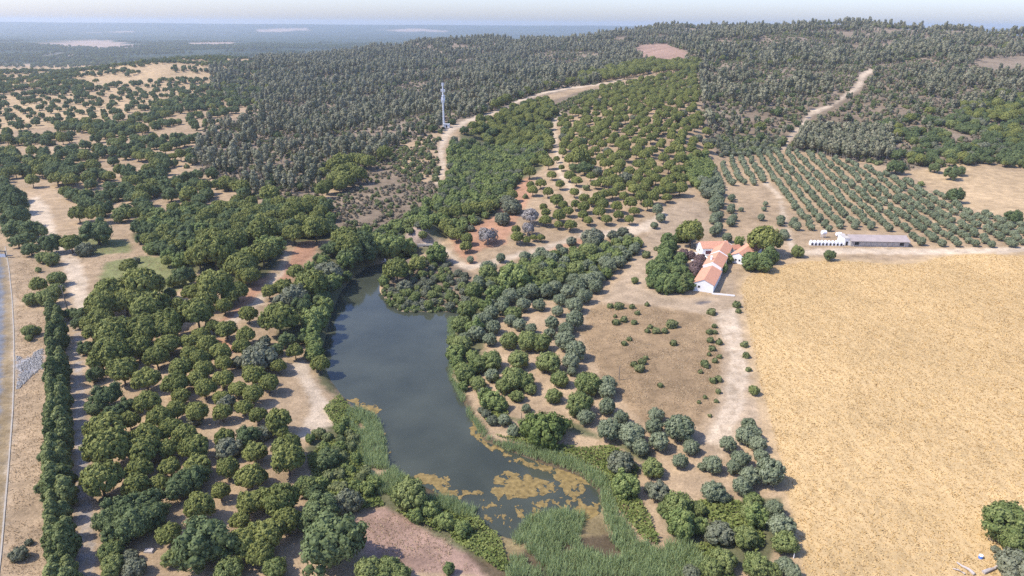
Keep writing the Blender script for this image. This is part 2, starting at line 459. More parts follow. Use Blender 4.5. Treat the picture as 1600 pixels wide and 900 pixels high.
def ground_material(name, streak=False):
    m_, t, b = mat(name)
    at_ = nnode(t, "ShaderNodeAttribute", attribute_name="soil")
    geo = nnode(t, "ShaderNodeNewGeometry")
    def noise(scale, detail=4, rough=.6, stretch=None):
        no = nnode(t, "ShaderNodeTexNoise")
        no.inputs["Scale"].default_value = scale
        no.inputs["Detail"].default_value = detail
        no.inputs["Roughness"].default_value = rough
        if stretch:
            mp = nnode(t, "ShaderNodeMapping")
            mp.inputs["Scale"].default_value = stretch
            t.links.new(geo.outputs["Position"], mp.inputs["Vector"])
            t.links.new(mp.outputs[0], no.inputs["Vector"])
        else:
            t.links.new(geo.outputs["Position"], no.inputs["Vector"])
        return no
    def remap(src, a, b_, c, d):
        mr = nnode(t, "ShaderNodeMapRange")
        for i, v in zip((1, 2, 3, 4), (a, b_, c, d)):
            mr.inputs[i].default_value = v
        t.links.new(src, mr.inputs[0])
        return mr.outputs[0]
    def mul(c1, f):
        mx = nnode(t, "ShaderNodeMix", data_type='RGBA', blend_type='MULTIPLY')
        mx.inputs[0].default_value = 1
        t.links.new(c1, mx.inputs[6])
        t.links.new(f, mx.inputs[7])
        return mx.outputs[2]
    fine, mid_, wide = noise(1.6, 6, .7), noise(.22, 5), noise(.035, 4)
    c = at_.outputs["Color"]
    if streak:
        c = mul(c, remap(noise(.55, 5, .65, (1, .45, 1)).outputs["Fac"], .3, .7, .79, 1.15))
        c = mul(c, remap(wide.outputs["Fac"], .3, .7, .88, 1.1))
        wv = nnode(t, "ShaderNodeTexWave", bands_direction='X')
        wv.inputs["Scale"].default_value = .16
        wv.inputs["Distortion"].default_value = 2.5
        wv.inputs["Detail"].default_value = 3
        wv.inputs["Detail Scale"].default_value = .6
        mp = nnode(t, "ShaderNodeMapping")
        mp.inputs["Rotation"].default_value = (0, 0, R(-4))
        t.links.new(geo.outputs["Position"], mp.inputs["Vector"])
        t.links.new(mp.outputs[0], wv.inputs["Vector"])
        c = mul(c, remap(wv.outputs["Fac"], 0, 1, .96, 1.03))
    else:
        c = mul(c, remap(fine.outputs["Fac"], .3, .7, .72, 1.24))
        c = mul(c, remap(mid_.outputs["Fac"], .3, .7, .70, 1.18))
        c = mul(c, remap(wide.outputs["Fac"], .3, .7, .88, 1.12))
        # dry tufts and small herbs, darker and greener than the soil
        v = nnode(t, "ShaderNodeTexVoronoi")
        v.inputs["Scale"].default_value = .8
        t.links.new(geo.outputs["Position"], v.inputs["Vector"])
        f1 = remap(v.outputs["Distance"], .12, .38, 1, 0)
        f2 = remap(mid_.outputs["Fac"], .50, .66, 0, .35)
        mm = nnode(t, "ShaderNodeMath", operation='MULTIPLY')
        t.links.new(f1, mm.inputs[0])
        t.links.new(f2, mm.inputs[1])
        mx = nnode(t, "ShaderNodeMix", data_type='RGBA', blend_type='MULTIPLY')
        t.links.new(mm.outputs[0], mx.inputs[0])
        t.links.new(c, mx.inputs[6])
        mx.inputs[7].default_value = (.50, .52, .40, 1)
        c = mx.outputs[2]
    t.links.new(c, b.inputs["Base Color"])
    b.inputs["Roughness"].default_value = 1.0
    b.inputs["Specular IOR Level"].default_value = .05
    bp = nnode(t, "ShaderNodeBump")
    bp.inputs["Strength"].default_value = .55
    bp.inputs["Distance"].default_value = .35
    t.links.new(fine.outputs["Fac"], bp.inputs["Height"])
    t.links.new(bp.outputs[0], b.inputs["Normal"])
    return m_
M_GROUND = ground_material("dry_ground")
M_WHEAT = ground_material("ripe_stubble", True)

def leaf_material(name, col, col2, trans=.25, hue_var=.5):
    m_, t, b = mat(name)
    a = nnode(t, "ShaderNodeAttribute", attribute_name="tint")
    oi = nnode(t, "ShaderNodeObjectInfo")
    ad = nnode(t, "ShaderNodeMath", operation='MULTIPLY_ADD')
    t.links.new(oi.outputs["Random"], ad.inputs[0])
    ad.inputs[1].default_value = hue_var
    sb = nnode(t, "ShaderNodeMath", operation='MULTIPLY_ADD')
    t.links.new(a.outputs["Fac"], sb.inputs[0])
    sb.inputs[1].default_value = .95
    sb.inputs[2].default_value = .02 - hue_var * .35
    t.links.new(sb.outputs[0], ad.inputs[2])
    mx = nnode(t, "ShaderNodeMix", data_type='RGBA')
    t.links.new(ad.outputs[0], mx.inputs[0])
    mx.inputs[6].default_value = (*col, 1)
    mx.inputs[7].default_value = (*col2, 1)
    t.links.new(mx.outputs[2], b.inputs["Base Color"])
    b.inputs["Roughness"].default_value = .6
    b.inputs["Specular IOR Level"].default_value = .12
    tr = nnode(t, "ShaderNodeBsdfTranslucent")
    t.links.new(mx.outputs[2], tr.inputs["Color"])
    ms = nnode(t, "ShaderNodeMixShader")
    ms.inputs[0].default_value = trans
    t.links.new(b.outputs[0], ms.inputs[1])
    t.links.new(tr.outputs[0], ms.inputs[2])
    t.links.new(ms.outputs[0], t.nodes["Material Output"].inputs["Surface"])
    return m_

LEAF = {'p': leaf_material("pine_needles", (.124, .152, .044), (.300, .308, .088)),
        'o': leaf_material("olive_leaves", (.140, .172, .092), (.300, .325, .195)),
        'h': leaf_material("oak_leaves", (0.130, 0.168, 0.053), (0.284, 0.311, 0.109)),
        'k': leaf_material("dark_oak_leaves", (0.079, 0.114, 0.046), (0.186, 0.226, 0.090)),
        'g': leaf_material("grey_shrub_leaves", (.125, .142, .080), (.250, .255, .165)),
        'w': leaf_material("willow_leaves", (0.133, 0.183, 0.056), (0.304, 0.346, 0.114)),
        'e': leaf_material("eucalyptus_leaves", (.155, .170, .100), (.340, .320, .200), .25, .9),
        'y': leaf_material("cypress_leaves", (0.081, 0.116, 0.042), (0.261, 0.288, 0.104), .25, .85),
        's': leaf_material("scrub_leaves", (.110, .140, .052), (.240, .250, .105)),
        'd': leaf_material("dry_scrub_twigs", (.165, .140, .092), (.280, .240, .160)),
        'b': leaf_material("bare_twigs", (.22, .20, .175), (.36, .325, .29), .1),
        'f': leaf_material("fig_leaves", (.085, .120, .034), (.190, .235, .066)),
        'u': leaf_material("plum_leaves", (0.142, 0.095, 0.084), (0.247, 0.169, 0.150)),
        'c': leaf_material("conifer_leaves", (0.087, 0.133, 0.049), (0.209, 0.258, 0.088))}
M_BARK = simple("bark", (.12, .095, .072), .95, .2, 3, .4)
M_GREYBARK = simple("grey_bark", (.26, .235, .21), .95, .2, 3, .4)
M_REED = leaf_material("reed_blades", (.225, .290, .115), (.430, .500, .240), .4, .2)
M_BRAMBLE = leaf_material("bramble_leaves", (.130, .168, .042), (.290, .315, .095), .3, .2)
M_STRAW = leaf_material("wheat_straw", (.43, .29, .115), (.63, .455, .215), .15, .2)
M_DRYGRASS = leaf_material("dry_grass_blades", (.40, .30, .175), (.60, .47, .29), .3, .2)

# ------------------------------------------------------------------ mesh utilities
def link(name, mesh, parent=None, loc=None):
    o = bpy.data.objects.new(name, mesh)
    COL.objects.link(o)
    if parent is not None:
        o.parent = parent
    if loc is not None:
        o.location = loc
    return o

def tag(o, label=None, cat=None, group=None, kind=None):
    if label: o['label'] = label
    if cat: o['category'] = cat
    if group: o['group'] = group
    if kind: o['kind'] = kind
    return o

def mesh_from(name, V, F, material, tint=None, smooth=False):
    V = np.asarray(V, np.float32)
    me = bpy.data.meshes.new(name)
    if isinstance(F, np.ndarray):
        nf, k = F.shape
        me.vertices.add(len(V))
        me.vertices.foreach_set("co", V.ravel())
        me.loops.add(nf * k)
        me.loops.foreach_set("vertex_index", F.ravel().astype(np.int32))
        me.polygons.add(nf)
        me.polygons.foreach_set("loop_start", np.arange(0, nf * k, k, dtype=np.int32))
        me.update(calc_edges=True)
        me.validate(verbose=False)
    else:
        me.from_pydata([tuple(v) for v in V], [], F)
        me.update()
    if tint is not None and len(me.vertices) == len(V):
        a = me.attributes.new("tint", 'FLOAT', 'POINT')
        a.data.foreach_set("value", np.asarray(tint, np.float32))
    if material:
        me.materials.append(material)
    if smooth:
        me.polygons.foreach_set("use_smooth", np.ones(len(me.polygons), bool))
    return me

class MB:
    """collects simple solids into one mesh"""
    def __init__(s): s.v, s.f = [], []
    def poly(s, pts, faces):
        b = len(s.v); s.v += [tuple(p) for p in pts]; s.f += [tuple(b + i for i in f) for f in faces]; return s
    def box(s, x0, x1, y0, y1, z0, z1):
        return s.poly([(x0, y0, z0), (x1, y0, z0), (x1, y1, z0), (x0, y1, z0), (x0, y0, z1), (x1, y0, z1), (x1, y1, z1), (x0, y1, z1)],
                      [(0, 3, 2, 1), (4, 5, 6, 7), (0, 1, 5, 4), (1, 2, 6, 5), (2, 3, 7, 6), (3, 0, 4, 7)])
    def tube(s, pts, rad, seg=6):
        pts = [Vector(p) for p in pts]
        rad = rad if hasattr(rad, '__len__') else [rad] * len(pts)
        b = len(s.v)
        for i, p in enumerate(pts):
            d = (pts[min(i + 1, len(pts) - 1)] - pts[max(i - 1, 0)]).normalized()
            a = d.orthogonal().normalized()
            c = d.cross(a)
            for k in range(seg):
                q = p + (a * math.cos(2 * math.pi * k / seg) + c * math.sin(2 * math.pi * k / seg)) * rad[i]
                s.v.append(tuple(q))
        for i in range(len(pts) - 1):
            for k in range(seg):
                k2 = (k + 1) % seg
                s.f.append((b + i * seg + k, b + i * seg + k2, b + (i + 1) * seg + k2, b + (i + 1) * seg + k))
        s.f.append(tuple(b + k for k in range(seg))[::-1])
        e = b + (len(pts) - 1) * seg
        s.f.append(tuple(e + k for k in range(seg)))
        return s
    def build(s, name, material, parent=None, loc=None):
        return link(name, mesh_from(name, np.array(s.v), s.f, material), parent, loc)

# ------------------------------------------------------------------ terrain objects
idx = np.arange(NR * NC).reshape(NR, NC)
quads = np.stack([idx[:-1, :-1], idx[:-1, 1:], idx[1:, 1:], idx[1:, :-1]], -1).reshape(-1, 4)
qz = fz[:-1, :-1].ravel()
ALLV = np.stack([GX, GY, GZ], -1).reshape(-1, 3)
tx = np.gradient(ALLV.reshape(NR, NC, 3), axis=1)
ty = np.gradient(ALLV.reshape(NR, NC, 3), axis=0)
nrm = np.cross(tx, ty)
nrm /= np.linalg.norm(nrm, axis=-1, keepdims=True)
nrm = nrm.reshape(-1, 3)
ALLC = np.concatenate([colr.reshape(-1, 3), np.ones((NR * NC, 1))], 1)
def sheet(name, zones, material, invert=False):
    mk = np.isin(qz, [NAMES.index(z) for z in zones])
    if invert: mk = ~mk
    q = quads[mk]
    if not len(q): return None
    u, inv = np.unique(q.ravel(), return_inverse=True)
    me = mesh_from(name, ALLV[u], inv.reshape(-1, 4), material, None, True)
    a = me.attributes.new("soil", 'FLOAT_COLOR', 'POINT')
    a.data.foreach_set("color", ALLC[u].astype(np.float32).ravel())
    me.normals_split_custom_set_from_vertices(nrm[u])
    return tag(link(name, me), kind='structure')
OWN = {'wheat_field': ['wheat'], 'dirt_track': ['track', 'gravel'], 'farmyard_ground': ['yard'], 'bare_red_earth': ['red'], 'dry_meadow': ['meadow'],
       'grass_meadow': ['grass'], 'straw_field': ['straw'], 'distant_plain': ['plain', 'pale'], 'canal_lining': ['lining'], 'canal_bank': ['bank', 'kerb']}
for nm, zs in OWN.items():
    sheet(nm, zs, M_WHEAT if nm in ('wheat_field',) else M_GROUND)
sheet('ground', sum(OWN.values(), []), M_GROUND, True)

# ------------------------------------------------------------------ pond water
def water_material():
    m_, t, b = mat("pond_water")
    geo = nnode(t, "ShaderNodeNewGeometry")
    no = nnode(t, "ShaderNodeTexNoise")
    no.inputs["Scale"].default_value = .06
    no.inputs["Detail"].default_value = 5
    t.links.new(geo.outputs["Position"], no.inputs["Vector"])
    cr = nnode(t, "ShaderNodeValToRGB")
    cr.color_ramp.elements[0].position, cr.color_ramp.elements[0].color = .32, (.040, .046, .032, 1)
    cr.color_ramp.elements[1].position, cr.color_ramp.elements[1].color = .68, (.064, .071, .050, 1)
    t.links.new(no.outputs["Fac"], cr.inputs[0])
    t.links.new(cr.outputs[0], b.inputs["Base Color"])
    b.inputs["Roughness"].default_value = .07
    b.inputs["IOR"].default_value = 1.33
    b.inputs["Specular IOR Level"].default_value = .5
    n2 = nnode(t, "ShaderNodeTexNoise")
    n2.inputs["Scale"].default_value = 2.2
    n2.inputs["Detail"].default_value = 3
    t.links.new(geo.outputs["Position"], n2.inputs["Vector"])
    bp = nnode(t, "ShaderNodeBump")
    bp.inputs["Strength"].default_value = .05
    bp.inputs["Distance"].default_value = .1
    t.links.new(n2.outputs["Fac"], bp.inputs["Height"])
    t.links.new(bp.outputs[0], b.inputs["Normal"])
    return m_
def flat(pts, z):
    d = rays([p[0] for p in pts], [p[1] for p in pts])
    return [CAM + q * ((z - 100) / q[2]) for q in d]
cen = np.mean(LAKE, 0)
wide_lake = flat([(500, 440), (560, 400), (600, 385), (700, 382), (725, 480), (735, 560), (780, 670), (900, 710), (965, 760), (965, 830), (820, 880), (740, 830), (590, 770), (480, 620), (480, 520)], 0.0)
tag(link('pond_water', mesh_from('pond_water', np.array(wide_lake), [tuple(range(len(wide_lake)))[::-1]], water_material())), kind='structure')

# ------------------------------------------------------------------ crowns and trunks
def rand_unit(k):
    v = rng.normal(size=(k, 3))
    return v / np.linalg.norm(v, axis=1, keepdims=True)

def fib(nn, zmin=-1.0):
    i = np.arange(nn) + .5
    z = zmin + (1 - zmin) * i / nn
    a = i * 2.399963
    r = np.sqrt(np.maximum(1 - z * z, 0))
    return np.stack([r * np.cos(a), r * np.sin(a), z], 1)

def leaf_quads(C, N, size, tint, stretch=1.0, axis=None):
    k = len(C)
    a = axis if axis is not None else rand_unit(k)
    a = a - (a * N).sum(1, keepdims=True) * N
    a /= np.linalg.norm(a, axis=1, keepdims=True) + 1e-9
    b = np.cross(N, a)
    s = size[:, None] if hasattr(size, '__len__') else size
    V = np.stack([C - a * s * stretch - b * s * .45, C + a * s * .1 * stretch - b * s, C + a * s * stretch + b * s * .35, C - a * s * .15 * stretch + b * s], 1).reshape(-1, 3)
    F = np.arange(4 * k).reshape(k, 4)
    return V, F, np.repeat(tint, 4)

ICO_V = fib(42)
def hull_faces():
    import bmesh
    bm = bmesh.new()
    for v in ICO_V: bm.verts.new(v)
    bmesh.ops.convex_hull(bm, input=bm.verts)
    bm.verts.index_update()
    F = [[v.index for v in f.verts] for f in bm.faces if len(f.verts) == 3]
    bm.free()
    return np.array(F)
ICO_F = hull_faces()

# per kind: envelope height, centre height, lowest clump, clumps, clump radius, leaf size, stretch, upright leaves
SPEC = {'p': dict(h=.88, c=.58, zmin=-.55, n=130, r=.085, ls=.027, st=1.7, upr=.75, flat=.95),
        'o': dict(h=.86, c=.50, zmin=-.75, n=70, r=0.125, ls=0.027, st=1.3, upr=0, flat=1),
        'h': dict(h=.82, c=.44, zmin=-.85, n=84, r=0.115, ls=0.026, st=1.0, upr=0, flat=1),
        'k': dict(h=.74, c=.46, zmin=-.60, n=84, r=0.120, ls=0.026, st=1.0, upr=0, flat=1),
        'g': dict(h=.72, c=.34, zmin=-.9, n=56, r=0.130, ls=0.030, st=1.4, upr=.2, flat=1),
        'w': dict(h=.95, c=.46, zmin=-.9, n=60, r=0.130, ls=0.030, st=1.3, upr=.2, flat=1),
        'e': dict(h=2.9, c=1.95, zmin=-.95, n=26, r=.21, ls=.075, st=1.5, upr=.4, flat=1),
        'y': dict(h=1.7, c=.86, zmin=-1, n=80, r=0.130, ls=0.040, st=1.4, upr=.5, flat=1),
        's': dict(h=.75, c=.33, zmin=-.9, n=16, r=.24, ls=.075, st=1.3, upr=.2, flat=1),
        'd': dict(h=.70, c=.30, zmin=-.9, n=22, r=.20, ls=.045, st=1.8, upr=.6, flat=1),
        'b': dict(h=.85, c=.50, zmin=-.5, n=30, r=.16, ls=.022, st=3.5, upr=.5, flat=1),
        'f': dict(h=.56, c=.27, zmin=-.9, n=90, r=0.110, ls=0.027, st=1.0, upr=0, flat=1),
        'u': dict(h=.85, c=.46, zmin=-.8, n=36, r=.17, ls=.045, st=1.2, upr=0, flat=1),
        'c': dict(h=1.08, c=.54, zmin=-1, n=80, r=0.125, ls=0.036, st=1.4, upr=.5, flat=1)}
NLEAF = {'hi': 2900, 'lo': 380}
def crown_mesh(kind, lod, seed):
    global rng
    keep, rng = rng, np.random.default_rng(seed * 131 + ord(kind[0]))
    sp = SPEC[kind]
    nc = sp['n'] if lod == 'hi' else max(9, min(sp['n'] // 3, 26))
    nl = NLEAF[lod]
    if kind in 'sd': nl = nl // 3 if lod == 'hi' else 120
    if kind == 'b': nl = nl // 2
    if kind == 'e': nl = 900 if lod == 'hi' else 260
    if kind == 'y': nl = int(nl * 1.3)
    ls = sp['ls'] * (1.0 if lod == 'hi' else (1.75 if kind == 'e' else 2.4))
    dirs = fib(nc, sp['zmin'])
    dirs += rng.normal(size=dirs.shape) * (.07 if kind == 'p' else .13)
    dirs /= np.linalg.norm(dirs, axis=1, keepdims=True)
    r = sp['r'] * (1 if lod == 'hi' else (1.9 if kind == 'p' else 1.6))
    rad = (.5 - r * .75) * (rng.uniform(.90, 1.05, nc) if kind == 'p' else rng.uniform(.80, 1.08, nc))
    lw = 2.2 if kind in 'fkw' else 1.0
    lob = 1 + .10 * lw * np.sin(3 * np.arctan2(dirs[:, 1], dirs[:, 0]) + rng.uniform(0, 6)) + .07 * lw * np.sin(5 * np.arctan2(dirs[:, 1], dirs[:, 0]) + rng.uniform(0, 6))
    C = dirs * (rad * lob)[:, None]
    H = sp['h']
    C[:, 2] *= H * (1 if kind not in 'y' else 1)
    if kind == 'p':                                          # flat-bottomed dome
        C[:, 2] = np.where(C[:, 2] < 0, C[:, 2] * .75, C[:, 2])
    if kind in 'yc':                                         # tapers to the tip
        tz = (C[:, 2] / (H * .5) + 1) / 2
        k_ = np.clip(1.12 - (.75 if kind == 'y' else .45) * tz ** 1.6, .15, 1.1)
        C[:, 0] *= k_; C[:, 1] *= k_
    if kind == 'e':
        tz = (C[:, 2] / (H * .5) + 1) / 2
        k_ = np.clip(.55 + .8 * np.sin(np.clip(tz, 0, 1) * 2.6), .3, 1.1)
        C[:, 0] *= k_; C[:, 1] *= k_
    # a few clumps inside
    ins = max(3, nc // 6)
    C = np.concatenate([C, C[rng.integers(0, nc, ins)] * .55])
    D = np.concatenate([dirs, dirs[:ins]])
    R_ = np.concatenate([r * rng.uniform(.75, 1.25, nc), np.full(ins, r * 1.2)])
    ti = rng.uniform(.15, .75, len(C))
    which = rng.integers(0, len(C), nl)
    n_ = rand_unit(nl)
    flip = (n_ * D[which]).sum(1) < -.35
    n_[flip] *= -1
    zs = 1.25 if kind == 'e' else sp['flat']
    P = C[which] + n_ * (R_[which] * rng.uniform(.78, 1.06, nl))[:, None] * np.array([1, 1, zs])
    N = n_ * .75 + D[which] * .25 + rng.normal(size=(nl, 3)) * .28
    N /= np.linalg.norm(N, axis=1, keepdims=True)
    ax = None
    if sp['upr']:
        ax = rand_unit(nl) * (1 - sp['upr']) + (D[which] * .6 + np.array([0, 0, .6])) * sp['upr']
    tint = np.clip(ti[which] + rng.normal(size=nl) * .22, 0, 1.1)
    V, F, T = leaf_quads(P, N, ls * rng.uniform(.7, 1.35, nl), tint, sp['st'], ax)
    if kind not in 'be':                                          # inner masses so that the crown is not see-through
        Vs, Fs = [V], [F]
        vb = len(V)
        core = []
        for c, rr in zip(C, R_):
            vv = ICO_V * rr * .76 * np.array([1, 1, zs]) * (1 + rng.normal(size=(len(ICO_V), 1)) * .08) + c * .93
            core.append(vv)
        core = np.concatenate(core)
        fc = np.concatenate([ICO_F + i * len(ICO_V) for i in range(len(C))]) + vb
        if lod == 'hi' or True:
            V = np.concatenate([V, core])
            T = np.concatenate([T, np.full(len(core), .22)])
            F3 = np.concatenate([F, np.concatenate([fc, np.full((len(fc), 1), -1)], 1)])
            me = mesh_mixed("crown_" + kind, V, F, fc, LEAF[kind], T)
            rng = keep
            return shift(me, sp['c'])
    me = mesh_from("crown_" + kind, V, F, LEAF[kind], T)
    rng = keep
    return shift(me, sp['c'])

def shift(me, dz):
    me.transform(Matrix.Translation((0, 0, dz)))
    return me

def mesh_mixed(name, V, Q, T3, material, tint):
    me = bpy.data.meshes.new(name)
    me.vertices.add(len(V))
    me.vertices.foreach_set("co", V.astype(np.float32).ravel())
    me.loops.add(Q.size + T3.size)
    me.loops.foreach_set("vertex_index", np.concatenate([Q.ravel(), T3.ravel()]).astype(np.int32))
    me.polygons.add(len(Q) + len(T3))
    ls_ = np.concatenate([np.arange(len(Q)) * 4, Q.size + np.arange(len(T3)) * 3])
    me.polygons.foreach_set("loop_start", ls_.astype(np.int32))
    me.update(calc_edges=True)
    a = me.attributes.new("tint", 'FLOAT', 'POINT')
    a.data.foreach_set("value", tint.astype(np.float32))
    me.materials.append(material)
    sm = np.zeros(len(me.polygons), bool)
    sm[len(Q):] = True
    me.polygons.foreach_set("use_smooth", sm)
    return me

def trunk_mesh(kind, seed):
    r = random.Random(seed * 17 + ord(kind))
    sp = SPEC[kind]
    b = MB()
    c, h = sp['c'], sp['h']
    tr = {'p': .030, 'e': .055, 'y': .04, 'c': .04, 's': .03, 'd': .03}.get(kind, .042)
    top = c - .05 if kind in 'pk' else c * .75
    lean = (r.uniform(-.04, .04), r.uniform(-.04, .04))
    base = [(0, 0, -.06), (lean[0] * .4, lean[1] * .4, top * .5), (lean[0], lean[1], top)]
    b.tube(base, [tr * 1.35, tr, tr * .75], 7)
    nb = 9 if kind == 'b' else 4
    for i in range(nb):
        a = i * 2 * math.pi / nb + r.uniform(-.4, .4)
        L = r.uniform(.2, .36)
        z1 = top + (h * (.18 if kind != 'e' else .3)) * r.uniform(.5, 1.3)
        p0 = (lean[0] * .8, lean[1] * .8, top * r.uniform(.75, .95))
        p1 = (lean[0] + math.cos(a) * L * .5, lean[1] + math.sin(a) * L * .5, (p0[2] + z1) / 2)
        p2 = (lean[0] + math.cos(a) * L, lean[1] + math.sin(a) * L, z1)
        b.tube([p0, p1, p2], [tr * .55, tr * .4, tr * .18], 5)
    me = mesh_from("trunk_" + kind, np.array(b.v), b.f, M_GREYBARK if kind in 'be' else M_BARK)
    return me

CROWN, TRUNK = {}, {}
for k_ in SPEC:
    nv = 4 if k_ in 'pohkgwe' else 2
    CROWN[k_, 'hi'] = [crown_mesh(k_, 'hi', s) for s in range(nv)]
    CROWN[k_, 'lo'] = [crown_mesh(k_, 'lo', s + 50) for s in range(3)] if k_ in 'pohkgwesd' else []
    TRUNK[k_] = [trunk_mesh(k_, s) for s in range(2)]
NAME = {'p': 'stone_pine', 'o': 'olive_tree', 'h': 'holm_oak', 'k': 'dark_oak', 'g': 'grey_shrub', 'w': 'willow', 'e': 'eucalyptus', 'y': 'cypress', 's': 'shrub', 'd': 'dry_bush',
        'b': 'bare_tree', 'f': 'fig_tree', 'u': 'plum_tree', 'c': 'conifer'}
CAT = {'p': 'pine', 'o': 'olive tree', 'h': 'oak', 'k': 'oak', 'g': 'shrub', 'w': 'willow', 'e': 'eucalyptus', 'y': 'cypress', 's': 'shrub', 'd': 'bush', 'b': 'bare tree', 'f': 'fig tree',
       'u': 'plum tree', 'c': 'conifer'}

# ------------------------------------------------------------------ trees placed one by one from the photograph (crown centre, crown width, in photo pixels)
TREES = []          # kind, X, Y, Z, W, label
def crop(x0, y0, sc, kind, data, label=None):
    toks = data.split()
    for tok in toks:
        u, v, w = map(float, tok.split(','))
        TREES_PX.append((kind, x0 + u / sc, y0 + v / sc, w / sc, label))
TREES_PX = []
def one(kind, px, py, w, label):
    TREES_PX.append((kind, px, py, w, label))

# pine grove left of the pond
crop(100, 500, 4, 'p', """310,85,220 500,60,180 640,50,160 170,75,110 635,150,120 475,175,130 230,235,150 340,215,150 575,230,140 365,315,170 510,360,160 690,385,150
730,300,140 785,205,110 780,140,100 855,90,110 895,155,120 850,245,120 980,205,125 870,315,120 830,365,110 1000,275,100 995,360,125 880,430,120 1085,425,105
1135,90,110 1110,165,110 1165,285,95 1185,345,125 1280,390,120 1180,460,120 1125,540,110 980,480,100 985,575,110 730,475,105 520,510,155 825,580,130
595,610,150 700,565,120 665,680,140 1210,590,105 1335,625,155 1355,690,95 255,670,200 280,800,240 510,730,180 495,820,180 650,805,130
755,715,140 815,790,160 1000,730,120 1190,815,140 1395,790,180 1400,870,190 930,40,90 1340,285,90 1580,275,80""")
crop(0, 675, 4, 'p', """630,300,220 865,225,150 845,325,150 1060,215,120 1230,200,150 1425,225,130 1560,270,170 1375,370,110 990,315,110 1245,465,170 1055,635,150 1560,430,160 1500,545,120 1530,680,200""")
crop(100, 500, 4, 'g', "1225,240,220 1250,710,110 1025,810,160 1010,510,120 1090,260,90 820,625,90")
crop(100, 500, 4, 'k', "320,580,130 260,470,180 190,340,110 140,170,90 400,540,120 1145,720,150 190,550,110")
crop(0, 675, 4, 'k', "1200,300,180 1120,350,170 760,490,200 680,560,170 900,440,200 960,520,170 850,570,240 740,620,190")
crop(0, 675, 4, 'h', "690,740,150 700,820,140 1430,860,180 690,870,120")
crop(0, 675, 4, 'g', "810,780,110 840,850,150 660,430,80")
one('k', 318, 848, 88, "broadest dark lumpy oak in the bottom left grove, beside the pale bare patch")
one('g', 30, 866, 26, "grey green bush alone on the canal bank, bottom left corner")
one('g', 45, 847, 13, "small grey bush just above the lone bush on the canal bank")
one('p', 202, 657, 29, "small domed pine on a bare trunk near the gravel track")
one('p', 353, 513, 31, "domed pine on a clear trunk where the pale track enters the grove")
one('p', 461, 549, 24, "small round pine alone on pale earth left of the pond, upper of two")
one('p', 501, 569, 26, "small round pine alone at the pond shore beside pale earth")
# upper left
crop(0, 330, 4, 'p', """885,460,220 690,510,200 860,510,140 640,590,180 780,560,170 930,600,230 1110,595,110 630,670,150 720,745,220 890,730,200 1050,700,180 1230,635,190 1040,830,140 860,850,150 700,880,200
1340,460,200 1200,500,120 1290,545,130 1400,590,100 1480,500,120 1440,530,100 1550,640,110 1500,330,180 1560,400,120 1340,240,240 1240,280,150 1440,300,140 560,700,110""")
crop(0, 330, 4, 'k', """100,40,150 90,110,140 180,110,130 250,125,90 160,170,110 110,190,90 190,235,100 500,640,90 560,630,70 490,700,80 540,860,90 440,640,70
60,-50,150 30,-20,110 110,-40,110 60,60,120 60,-110,130 20,-90,110 120,-100,90 20,-160,90""")
crop(0, 330, 4, 'h', "270,285,90 320,300,90 300,540,120 350,490,100 195,550,90 180,745,90 230,745,60 240,365,40 180,790,50")
one('p', 201, 416, 24, "umbrella pine with a tall clear trunk on the green meadow, left one")
one('p', 261, 406, 19, "slender pale trunked pine on the right edge of the green meadow")
one('k', 151, 361, 48, "big round dark pine-like oak alone at the top of the green meadow")
one('p', 110, 378, 29, "domed pine, middle of the three trees left of the green meadow")
one('k', 79, 382, 31, "dark oak, leftmost of the three trees left of the green meadow")
one('g', 133, 390, 28, "grey feathery tree, rightmost of the three left of the green meadow")
one('p', 60, 445, 24, "small umbrella pine with bare trunk on the canal bank")
one('h', 88, 434, 28, "round green tree at the top of the canal bank above the umbrella pine")
one('k', 286, 433, 33, "very dark lumpy oak at the right end of the green meadow")
one('h', 270, 440, 22, "round pale oak left of the very dark oak at the meadow end")
one('k', 265, 459, 20, "small dark tree with open branches below the meadow")
one('p', 122, 333, 25, "umbrella pine on the bare slope above the big dark round oak")
one('p', 150, 333, 27, "umbrella pine right above the big dark round oak")
one('g', 213, 407, 13, "little grey shrub behind the meadow umbrella pine")
# lake head
crop(300, 330, 4, 'p', "540,650,220 750,445,190 650,370,110 480,500,90 570,475,110 985,220,150 960,160,170 770,110,160 635,130,130 690,55,110 1410,325,100 440,100,180 440,250,160 330,330,150 340,390,120 260,180,160")
crop(300, 330, 4, 'g', "640,530,180 850,380,180 560,560,120 1330,470,110")
crop(300, 330, 4, 'k', "590,800,110 700,790,90 870,230,120 1090,250,160 980,280,150 1050,200,160 830,470,110 800,540,120 690,600,140")
crop(300, 330, 4, 'w', "760,700,170 790,650,130 830,600,110 820,310,80 1250,220,160 1350,230,120 1530,270,130 1180,210,140 960,300,120 740,760,120 880,440,110")
one('p', 620, 419, 38, "big bright stone pine on the promontory in the pond")
one('w', 600, 440, 17, "small bright green bush at the tip of the promontory")
# bottom centre
crop(400, 675, 4, 'p', "150,430,210 40,420,150 60,640,200 190,560,160 30,270,90 30,760,160")
crop(400, 675, 4, 'k', "400,470,230 310,560,150 350,370,120")
crop(400, 675, 4, 'h', "120,850,160 820,850,180 700,870,170 900,890,150 310,340,140")
one('k', 517, 846, 98, "great lumpy oak standing left of the pink bare clearing")
one('k', 512, 716, 36, "dark bush among brambles left of the reed strip")
one('g', 543, 785, 46, "greyish round bush above the pink bare clearing")
one('h', 640, 773, 54, "round olive green bush at the upper tip of the pink bare clearing")
one('c', 701, 888, 19, "small dark bush at the bottom edge of the pink bare clearing")
